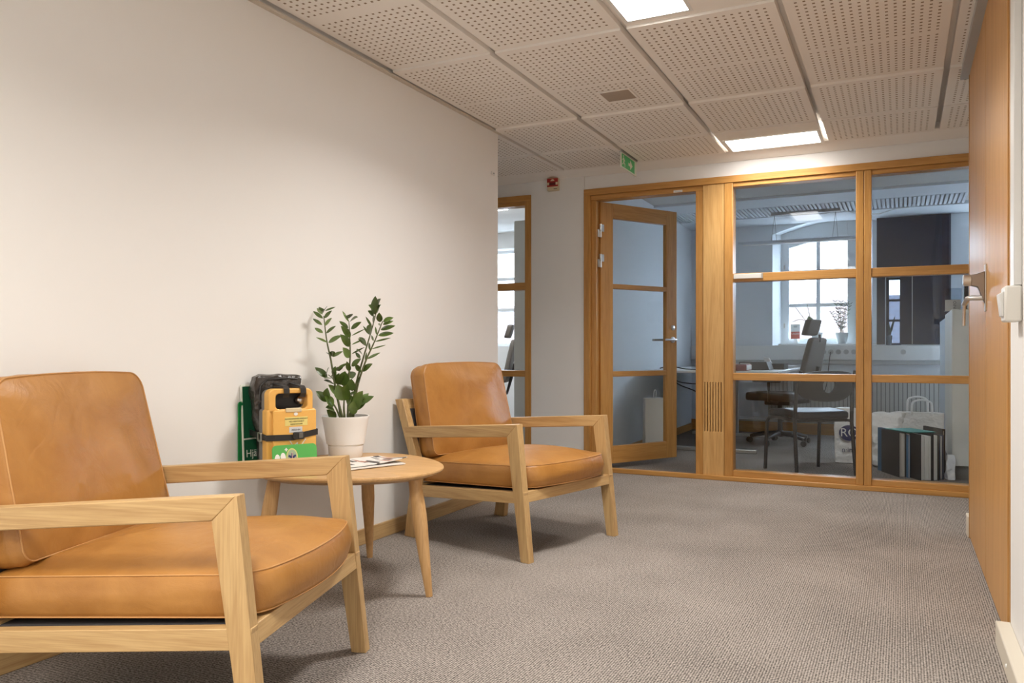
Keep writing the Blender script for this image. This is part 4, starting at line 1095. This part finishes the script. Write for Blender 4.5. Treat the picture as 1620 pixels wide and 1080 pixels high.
for i, pts in enumerate(([(-1.95, 7.0, .74), (-1.85, 6.98, .76), (-1.72, 7.02, .735), (-1.60, 7.15, .73), (-1.5, 7.4, .73)], [(-1.90, 7.1, .69), (-1.80, 7.05, .60), (-1.68, 7.08, .55), (-1.6, 7.15, .50), (-1.55, 7.18, .47)], [(-1.92, 7.05, .69), (-1.78, 7.02, .62), (-1.62, 7.1, .60)])):
    tag(MB().tube([interp([Vector(p) for p in pts], f/12) for f in range(13)], 0.005, 6).build('desk_cable', M_black, smooth=60), ['black cable lying on the desk seen through the doorway', 'longest black cable hanging under the desk seen through the doorway', 'shorter black cable hanging under the desk seen through the doorway'][i], 'cable', None)
# projector-like box and pole on the window wall, seen through the doorway
t = thing('wall_speaker', 'small white box on a thin pole in the far corner seen through the doorway', 'box', (-2.02, FAR-0.08, 0))
box('housing', 0.0, 0.14, -0.04, 0.06, 1.97, 2.08, M_white, t, bevel=0.004); MB().tube([(0.01, 0.0, 0.96), (0.01, 0.0, 1.97)], 0.006, 8).build('pole', M_grey, t)

# pendant lamp (switched off) with its ceiling rail
t = thing('pendant_light', 'long thin white pendant lamp, switched off, hanging in the office', 'light', (-0.55, 8.30, 2.262))
MB().prism([(-0.04, 0), (-0.055, -0.018), (-0.055, -0.030), (0.055, -0.030), (0.055, -0.018), (0.04, 0)], -0.94, 0.26, 'X', M=Matrix.Translation((0, 0, -0.262))).build('housing', plain('pendant_white', (0.66, 0.70, 0.75), 0.4), t)
box('louvre', -0.90, 0.22, -0.045, 0.045, -0.296, -0.291, M_white, t)
box('ceiling_rail', -0.62, 0.02, -0.03, 0.03, -0.012, 0.016, M_grey, t)
for x in (-0.59, -0.02):
    MB().tube([(x, 0, -0.010), (x-0.03, 0, -0.262)], 0.0015, 6).tube([(x, 0, -0.010), (x+0.02, 0, -0.262)], 0.0015, 6).build('suspension_wire', M_black, t)
mb = MB(); mb.tube([interp([Vector(p) for p in ((0.02, 0, 0.005), (0.12, 0, -0.03), (0.22, 0, -0.05), (0.36, .05, -0.055), (0.5, .05, -0.02), (0.62, .05, -0.015))], f/16) for f in range(17)], 0.004, 6)
mb.build('cable', M_white, t, smooth=60)

# window-sill things
def small_pot(name, label, loc, r, h, mat):
    t = thing(name, label, 'plant', loc)
    MB().lathe([(r*0.62, 0), (r*0.68, 0.003), (r*0.98, h-0.004), (r, h), (r*0.92, h), (r*0.88, h-0.02), (0.001, h-0.02)], seg=28).build('pot', mat, t, smooth=40)
    return t
PG = plain('pot_pale', (0.62, 0.66, 0.66), 0.5)
t = small_pot('potted_plant', 'twiggy small-leaved plant in white pot on the office window sill', (-0.565, 9.13, 0.972), 0.066, 0.118, PG)
for k in range(7):
    a = k*0.9; p0 = Vector((0.02*math.cos(a), 0.02*math.sin(a), 0.1)); tip = Vector(((-0.10+0.03*k), 0.05*math.sin(a), 0.33+0.12*abs(math.sin(k*1.7))))
    mid = (p0+tip)/2+Vector((0.015*math.sin(k*2), 0, 0)); path = [interp([p0, mid, tip], f/8) for f in range(9)]
    MB().tube(path, 0.0025, 6).build('stem', STEM, t)
    mb = MB()
    for j in range(2, 9):
        for s_ in (-1, 1):
            leaf(mb, path[j], path[j]+Vector((s_*0.028, 0.01*math.sin(j), 0.024)), (0, -1, 0.2), 0.008)
    mb.build('foliage', plain('grey_leaf', (0.12, 0.16, 0.13), 0.5), t, smooth=80)
t = small_pot('potted_plant', 'bare-stalked plant with one broad leaf in pale pot on the sill', (-0.815, 9.13, 0.972), 0.060, 0.120, PG)
for pts in ([(0, 0, .1), (-.10, 0, .23), (-.22, 0, .40)], [(0, 0, .1), (-.06, 0, .25), (-.10, 0, .43)], [(0, 0, .1), (-.05, 0, .18), (-.08, 0, .24)], [(0,0,.1),(-.14,0,.26),(-.26,0,.235)]):
    MB().tube([interp([Vector(p) for p in pts], f/8) for f in range(9)], 0.003, 6).build('stem', STEM, t)
mb = MB(); leaf(mb, (-0.04, -0.01, 0.17), (-0.085, -0.02, 0.30), (0, -1, 0.1), 0.085); mb.build('leaf', plain('pale_leaf', (0.17, 0.22, 0.13), 0.5), t, smooth=80)
t = small_pot('potted_plant', 'spiky narrow-leaved plant in small pot at the dark blind', (-0.105, FAR-0.095, 0.953), 0.026, 0.10, plain('pot_dark', (0.10, 0.13, 0.17), 0.5))
mb = MB(); leaf(mb, (0, 0, .09), (0.05, 0, 0.30), (0, -1, 0), 0.022); leaf(mb, (0, 0, .09), (-0.01, 0, 0.25), (0, -1, 0), 0.022); leaf(mb, (0, 0, .09), (0.02, 0, 0.20), (0, -1, 0), 0.022)
mb.build('foliage', plain('dark_leaf', (0.02, 0.05, 0.04), 0.5), t, smooth=80)
t = thing('sill_card', 'white and red card propped on the window sill against the glass', 'card', (-1.045, 9.22, 0.972))
box('card', -0.048, 0.048, -0.002, 0.002, 0.055, 0.215, plain('card_white', (0.75, 0.75, 0.73), 0.5), t)
box('stand', -0.02, 0.02, 0, 0.03, 0, 0.06, M_white, t)
box('red_field', -0.048, 0.048, -0.003, -0.002, 0.057, 0.135, plain('card_red', (0.65, 0.16, 0.12), 0.5), t)
text('lettering', 'LAGRE', 0.028, frame_at((0, -0.0035, 0.112), (1,0,0), (0,0,1)), M_white, t)
box('emblem', -0.018, 0.018, -0.003, -0.002, 0.180, 0.200, M_grey, t)

# office swivel chair
def office_chair(label, loc, rz, back_only=False):
    t = thing('office_chair', label, 'chair', loc, rz)
    # local: faces +x
    b = MB(); b.lathe([(0.035, 0.07), (0.035, 0.12), (0.028, 0.13)], seg=16)
    for k in range(5):
        a = 2*PI*k/5+0.3; b.tube([(0.02*math.cos(a), 0.02*math.sin(a), 0.10), (0.15*math.cos(a), 0.15*math.sin(a), 0.095), (0.28*math.cos(a), 0.28*math.sin(a), 0.065)], [0.026, 0.022, 0.014], 8)
    b.build('base', M_black, t, smooth=50)
    for k in range(5):
        a = 2*PI*k/5+0.3
        w_ = MB()
        for s_ in (-1, 1):
            w_.lathe([(0.001, -0.008), (0.024, -0.008), (0.027, -0.004), (0.027, 0.004), (0.024, 0.008), (0.001, 0.008)], seg=18, M=Matrix.Translation((0.285*math.cos(a), 0.285*math.sin(a), 0.0275)) @ Matrix.Rotation(a+0.7, 4, 'Z') @ Matrix.Translation((0, s_*0.014, 0)) @ Matrix.Rotation(PI/2, 4, 'X'))
        w_.build('caster', M_black, t, smooth=50)
    MB().tube([(0, 0, 0.12), (0, 0, 0.40)], [0.024, 0.022], 14).build('gas_lift', M_black, t, smooth=50)
    blob_box(-0.24, 0.25, -0.25, 0.25, 0.42, 0.50, 14, 14, 5, 0.004, 4, 2, 0.5).build('seat', plain('seat_brown', (0.024, 0.017, 0.015), 0.6), t, smooth=70)
    box('mechanism', -0.14, 0.12, -0.09, 0.09, 0.375, 0.425, M_black, t, bevel=0.01)
    BK = plain('chair_back_taupe', (0.115, 0.095, 0.078), 0.7, bump=0.2, bscale=500)
    blob_box(-0.29, -0.235, -0.21, 0.21, 0.54, 1.02, 6, 14, 16, 0.003, 3, 4, 0.5, mod=lambda p: Vector((p.x-0.22*(p.z-0.54), p.y*(1.0-0.38*(p.z-0.54)), p.z))).build('backrest', BK, t, smooth=70)
    MB().tube([(-0.10, 0, 0.40), (-0.28, 0, 0.42), (-0.32, 0, 0.56), (-0.37, 0, 0.75)], 0.018, 10).build('back_support', M_black, t, smooth=50)
    MB().tube([(-0.385, 0, 0.98), (-0.385, 0, 1.05)], 0.012, 8).build('headrest_bracket', M_black, t, smooth=50)
    blob_box(-0.395, -0.335, -0.13, 0.13, 1.04, 1.19, 6, 12, 6, 0.002, 3, 6, 0.6, mod=lambda p: Vector((p.x+0.055-0.30*(p.z-1.12), p.y, p.z))).build('headrest', BK, t, smooth=70)
    for s_ in (-1, 1):
        MB().tube([(-0.02, s_*0.10, 0.41), (-0.02, s_*0.28, 0.42), (-0.02, s_*0.29, 0.60)], 0.014, 8).build('arm_post', M_black, t, smooth=50)
        blob_box(-0.13, 0.13, s_*0.29-0.045, s_*0.29+0.045, 0.60, 0.63, 8, 4, 2, 0.001, 3, 2, 0.5).build('arm_pad', M_black, t, smooth=60)
    return t
oc = office_chair('brown office swivel chair with headrest at the desk in front of the window', (-1.05, 8.02, 0), math.radians(163))
dup(oc, 'office swivel chair with headrest seen through the narrow left window', (-4.25, 7.90, 0), math.radians(200))

# guest chair
t = thing('guest_chair', 'black four-legged visitor chair with a round hole in its backrest', 'chair', (-0.615, 6.245, 0), math.radians(128))
# local: faces +x; feet at x=+-0.21, y=+-0.225
MT = plain('chair_tube', (0.035, 0.03, 0.027), 0.45, metal=0.3)
for s_ in (1, -1):
    MB().tube([(0.225, s_*0.225, 0.0), (0.205, s_*0.222, 0.36), (0.19, s_*0.21, 0.395), (0.10, s_*0.20, 0.405), (-0.16, s_*0.20, 0.395)], 0.013, 12).build('front_leg', MT, t, smooth=50)
    MB().tube([(-0.225, s_*0.235, 0.0), (-0.185, s_*0.228, 0.38), (-0.200, s_*0.222, 0.62), (-0.245, s_*0.215, 0.755)], 0.0135, 12).build('rear_leg', MT, t, smooth=50)
MB().tube([(-0.19, -0.228, 0.39), (-0.17, -0.20, 0.395), (-0.17, 0.20, 0.395), (-0.19, 0.228, 0.39)], 0.010, 10).build('cross_bar', MT, t, smooth=50)
blob_box(-0.20, 0.23, -0.215, 0.215, 0.405, 0.462, 16, 16, 5, 0.002, 4, 8, 0.6, mod=lambda p: Vector((p.x, p.y, p.z+0.012*math.cos(p.x*9)))).build('seat', plain('seat_black', (0.03, 0.027, 0.026), 0.45), t, smooth=70)
# curved backrest shell with a hole
bk = MB(); n = 40
outer = []; inner = []
for k in range(n):
    a = 2*PI*k/n; c, s_ = math.cos(a), math.sin(a)
    y = 0.228*(abs(c)**0.75)*(1 if c > 0 else -1); 
    z = 0.660+(0.095*(abs(s_)**0.55) if s_ > 0 else -0.125*(abs(s_)**0.85))
    outer.append((y, z)); inner.append((0.052*c, 0.650+0.052*s_))
def bx(y, z): return -0.262+0.9*y*y-0.30*(z-0.66)*0.6+0.0
rings = [1.0, 0.85, 0.65, 0.45, 0.2, 0.0]
vs = []; fs = []
for side in (0, 1):
    for rf in rings:
        for (o_, i_) in zip(outer, inner):
            y = i_[0]+(o_[0]-i_[0])*rf; z = i_[1]+(o_[1]-i_[1])*rf
            vs.append((bx(y, z)+(0.020 if side else 0)*(1 if rf < 1 else 0.75), y, z))
R_ = len(rings)
for side in (0, 1):
    for i in range(R_-1):
        for k in range(n):
            a = (side*R_+i)*n+k; b_ = (side*R_+i)*n+(k+1) % n
            f_ = (a, b_, b_+n, a+n); fs.append(f_ if side else f_[::-1])
for k in range(n):
    k2 = (k+1) % n
    fs.append((k, k2, R_*n+k2, R_*n+k)); fs.append(((R_-1)*n+k, (2*R_-1)*n+k, (2*R_-1)*n+k2, (R_-1)*n+k2))
bk.add(vs, fs); bk.build('backrest', plain('shell_black', (0.030, 0.025, 0.021), 0.45), t, smooth=50)

# bags
def bag(name, label, cx, cy, wx, wy, h, mat, rz=0, seed=0, amp=0.012, taper=0.15, cat='bag', rnd=0.18):
    t = thing(name, label, cat, (cx, cy, 0), rz)
    def mod(p):
        f = p.z/h; return Vector((p.x*(1+0.0*f), p.y*(1-taper*2.2*f*f), p.z))
    blob_box(-wx/2, wx/2, -wy/2, wy/2, 0.002, h, 18, 10, 22, amp, 9, seed, rnd, mod).build('bag_body', mat, t, smooth=35)
    return t
BAGW = plain('bag_white', (0.86, 0.85, 0.83), 0.5, bump=1.0, bscale=13, bdist=0.03)
t = bag('shopping_bag', 'white carrier bag with blue oval logo behind the guest chair', -0.365, 6.92, 0.24, 0.15, 0.44, BAGW, 0.12, 5, 0.007, 0.25)
ell = MB(); ell.prism([(-0.015+0.075*math.cos(a), 0.245+0.062*math.sin(a)) for a in [k*PI/14 for k in range(28)]], -0.084, -0.079)
ell.build('logo_oval', plain('logo_blue', (0.02, 0.025, 0.12), 0.4), t)
text('lettering', 'RO', 0.095, frame_at((-0.015, -0.0845, 0.245), (1,0,0), (0,0,1)), BAGW, t, 0.0008)
text('lettering', 'n·in', 0.055, frame_at((-0.03, -0.0835, 0.11), (1,0,0), (0,0,1)), plain('logo_blue', (0.02, 0.025, 0.12), 0.4), t, 0.0012)
bag('plastic_bag', 'crumpled white plastic bag left of the standing binders', -0.105, 6.80, 0.22, 0.18, 0.42, BAGW, 0.1, 11, 0.038, 0.25, rnd=0.7)
t = bag('paper_bag', 'white paper bag with twin handles behind the binders', 0.150, 7.03, 0.30, 0.14, 0.415, BAGW, 0.0, 17, 0.006, 0.30)
for y in (-0.035, 0.02):
    pts = [(-0.075, y, 0.39), (-0.072, y, 0.475), (-0.055, y, 0.50), (0, y, 0.512), (0.05, y, 0.50), (0.066, y, 0.475), (0.070, y, 0.39)]
    if y > 0: pts = [(p[0]-0.03, p[1], p[2]+0.022) for p in pts]
    MB().tube([interp([Vector(p) for p in pts], f/24) for f in range(25)], 0.0075, 8).build('handle', plain('paper_white', (0.88, 0.87, 0.85), 0.6), t, smooth=60)
bag('small_plastic_bag', 'small crumpled translucent bag on the floor right of the binders', 0.306, 6.29, 0.055, 0.09, 0.17, BAGW, 0.2, 23, 0.014, 0.35, rnd=0.6)
t = bag('paper_bag', 'tall pale paper bag standing behind the open office door', -1.875, 6.68, 0.25, 0.15, 0.49, plain('bag_kraft', (0.78, 0.75, 0.69), 0.7, bump=0.4, bscale=18), 0.45, 29, 0.006, 0.10)
MB().tube([interp([Vector(p) for p in ((-0.05, -0.04, 0.48), (-0.045, -0.04, 0.54), (-0.035, -0.04, 0.565), (-0.025, -0.04, 0.54), (-0.03, -0.04, 0.48))], f/16) for f in range(17)], 0.003, 6).build('handle', M_white, t, smooth=60)

# binders
dv = Vector((0.44, -0.898, 0)).normalized(); aB = math.atan2(dv.y, dv.x)
def binder(label, fx, fy, th, col, seed=0, h=0.318, dp=0.27, tabs=True):
    # local x: towards the camera-facing open edge; y: thickness to the right
    t = thing('ring_binder', label, 'binder', (fx-dv.x*dp, fy-dv.y*dp, 0), aB)
    mt_ = plain('binder_'+col, {'black': (0.022, 0.020, 0.019), 'blue': (0.03, 0.10, 0.20), 'navy': (0.03, 0.05, 0.10), 'green': (0.02, 0.25, 0.20)}[col], 0.45)
    c = MB(); c.box(0, dp, 0, 0.003, 0, h); c.box(0, dp, th-0.003, th, 0, h); c.box(0, 0.003, 0.003, th-0.003, 0, h)
    c.build('cover', mt_, t)
    pg = MB(); k = max(2, int(th/0.016)); step = (th-0.010)/k
    for i in range(k):
        rr = random.Random(seed*7+i); pg.box(0.02, dp-0.004-rr.random()*0.010, 0.005+i*step, 0.005+(i+0.86)*step, 0.004, h-0.006-rr.random()*0.008)
    pg.build('pages', plain('page_edges', (0.80, 0.77, 0.70), 0.7), t)
    return t
binder('leftmost black binder, blue folder at its right side', -0.012, 6.262, 0.050, 'black', 1)
binder('wide black binder with fat page block at the middle of the row', 0.122, 6.160, 0.080, 'black', 2)
binder('black binder just right of the widest one', 0.200, 6.200, 0.042, 'black', 3)
binder('thin navy binder at the right end behind the black binders', 0.243, 6.270, 0.026, 'navy', 4, 0.31)
binder('black binder standing furthest right against the cabinet', 0.268, 6.47, 0.018, 'black', 5, 0.335)
binder('blue binder at the left end beside the plastic bag', -0.118, 6.50, 0.024, 'blue', 6, 0.322, 0.09)
t = thing('document_folder', 'blue document folder squeezed between the two front black binders', 'folder', (0.046, 6.258, 0), aB)
MB().box(-0.20, 0.0, 0, 0.0025, 0, 0.305).box(-0.20, 0.0, 0.010, 0.0125, 0, 0.300).build('cover', plain('folder_blue', (0.05, 0.17, 0.33), 0.4), t)
MB().box(-0.195, -0.004, 0.003, 0.0095, 0.003, 0.31).build('sheets', PAPER, t)
t = thing('document_folder', 'teal green folder lying on top of the standing binders', 'folder', (0.040, 6.36, 0.3235), aB+0.15)
MB().box(-0.15, 0.13, -0.075, 0.13, 0, 0.0022).build('cover', plain('folder_teal', (0.02, 0.24, 0.18), 0.45), t)
MB().box(-0.145, 0.125, -0.072, 0.125, 0.0024, 0.005).build('flap', plain('folder_teal', (0.02, 0.24, 0.18), 0.45), t)

# cabinets
CB = plain('cabinet_cream', (0.80, 0.76, 0.67), 0.45)
t = thing('cabinet', 'cream storage cabinet at the right end of the glazed office', 'cabinet', (0, 0, 0))
box('carcass', 0.322, 1.10, 6.365, 7.35, 0.09, 1.19, CB, t, bevel=0.003)
box('door', 0.328, 1.09, 6.347, 6.364, 0.094, 1.186, CB, t, bevel=0.002)
box('plinth', 0.340, 1.08, 6.40, 7.33, 0, 0.09, plain('plinth', (0.30, 0.28, 0.24), 0.6), t)
t = thing('cabinet', 'second cabinet standing further back towards the office window', 'cabinet', (0, 0, 0))
CBW = plain('cabinet_white', (0.62, 0.65, 0.68), 0.45)
box('carcass', 0.35, 1.10, 7.40, 8.40, 0.0, 1.16, CBW, t, bevel=0.003)
box('end_panel', 0.325, 0.348, 7.40, 8.40, 0.0, 1.165, CBW, t, bevel=0.002)
t = thing('sign_holder', 'clear acrylic sign holder with a printed slip on the cream cabinet', 'sign holder', (0.345, 6.70, 1.19))
MB().box(-0.055, 0.055, -0.001, 0.001, 0.0, 0.17).build('acrylic_sheet', glass('acrylic', (0.72, 0.78, 0.84), 1.3), t)
box('slip', -0.052, 0.052, -0.003, -0.0015, 0.004, 0.085, PAPER, t)
text('lettering', 'INFO', 0.026, frame_at((0.012, -0.0034, 0.045), (0,0,1), (-1,0,0)), M_black, t)
box('foot', -0.055, 0.055, -0.03, 0.03, 0, 0.003, plain('acrylic_foot', (0.6, 0.6, 0.6), 0.2), t)
t = thing('cardboard_box', 'dark box with pale panel on top of the cream cabinet', 'box', (0.50, 6.72, 1.19))
box('body', -0.085, 0.10, -0.06, 0.06, 0, 0.235, M_dkbox, t, bevel=0.003); box('pale_panel', -0.03, 0.065, -0.063, -0.06, 0.09, 0.225, plain('panel_pale', (0.60, 0.58, 0.52), 0.5), t)
t = thing('white_box', 'small white box at the front of the cream cabinet top', 'box', (0.47, 6.44, 1.19))
box('body', -0.05, 0.08, -0.04, 0.04, 0, 0.055, M_white, t, bevel=0.003); box('lid', -0.052, 0.082, -0.042, 0.042, 0.055, 0.063, M_white, t, bevel=0.002)

# ------------------------------------------------------------------ left office seen through window 3
lo = MB()
lo.box(-6.1, -4.95, FAR, FAR+0.3, 0, 2.5); lo.box(-3.95, OX-0.1, FAR, FAR+0.3, 0, 2.5); lo.box(-4.95, -3.95, FAR, FAR+0.3, 0, 0.95)
lo.box(-4.95, -3.95, FAR, FAR+0.3, 2.2, 2.5)
lo.build('wall_left_office_far', M_wallw, kind='structure')
box('wall_left_office_side', -6.2, -6.1, G, FAR+0.3, 0, 2.5, M_wallw, kind='structure')
box('wall_left_office_near', -6.1, -4.2, G, G+0.1, 0, 2.5, M_wallw, kind='structure')
box('ceiling_left_office', -6.2, OX-0.1, G+0.1, FAR+0.3, 2.40, 2.5, M_wallw, kind='structure')
w6 = struct('window_6')
mt = MB(); mt.box(-4.95, -4.88, FAR+.1, FAR+.16, .95, 2.2); mt.box(-4.02, -3.95, FAR+.1, FAR+.16, .95, 2.2); mt.box(-4.45, -4.40, FAR+.1, FAR+.16, .95, 2.2)
for z in (.95, 1.4, 1.8, 2.15): mt.box(-4.88, -4.02, FAR+.1, FAR+.15, z, z+.04)
mt.build('frame', wf, w6)
box('pane', -4.88, -4.02, FAR+.12, FAR+.125, 0.99, 2.16, M_win, w6)
t = thing('tall_cabinet', 'tall pale cabinet inside the left-hand office', 'cabinet', (-2.83, 6.55, 0))
box('carcass', -0.36, 0.50, 0, 1.2, 0, 2.09, plain('cabinet_taupe', (0.55, 0.53, 0.48), 0.6), t, bevel=0.004)
box('door', -0.355, 0.49, -0.018, 0, 0.05, 2.08, plain('cabinet_taupe', (0.55, 0.53, 0.48), 0.6), t, bevel=0.003)
t = thing('ceiling_light', 'ceiling light inside the left-hand office', 'light', (-4.0, 7.2, 2.40))
box('diffuser', -0.28, 0.28, -0.28, 0.28, -0.018, -0.002, emit('lamp_diffuser2', (0.95, 0.97, 1.0, 1), 14.0), t)
box('frame', -0.30, 0.30, -0.30, 0.30, -0.0018, 0, M_white, t)
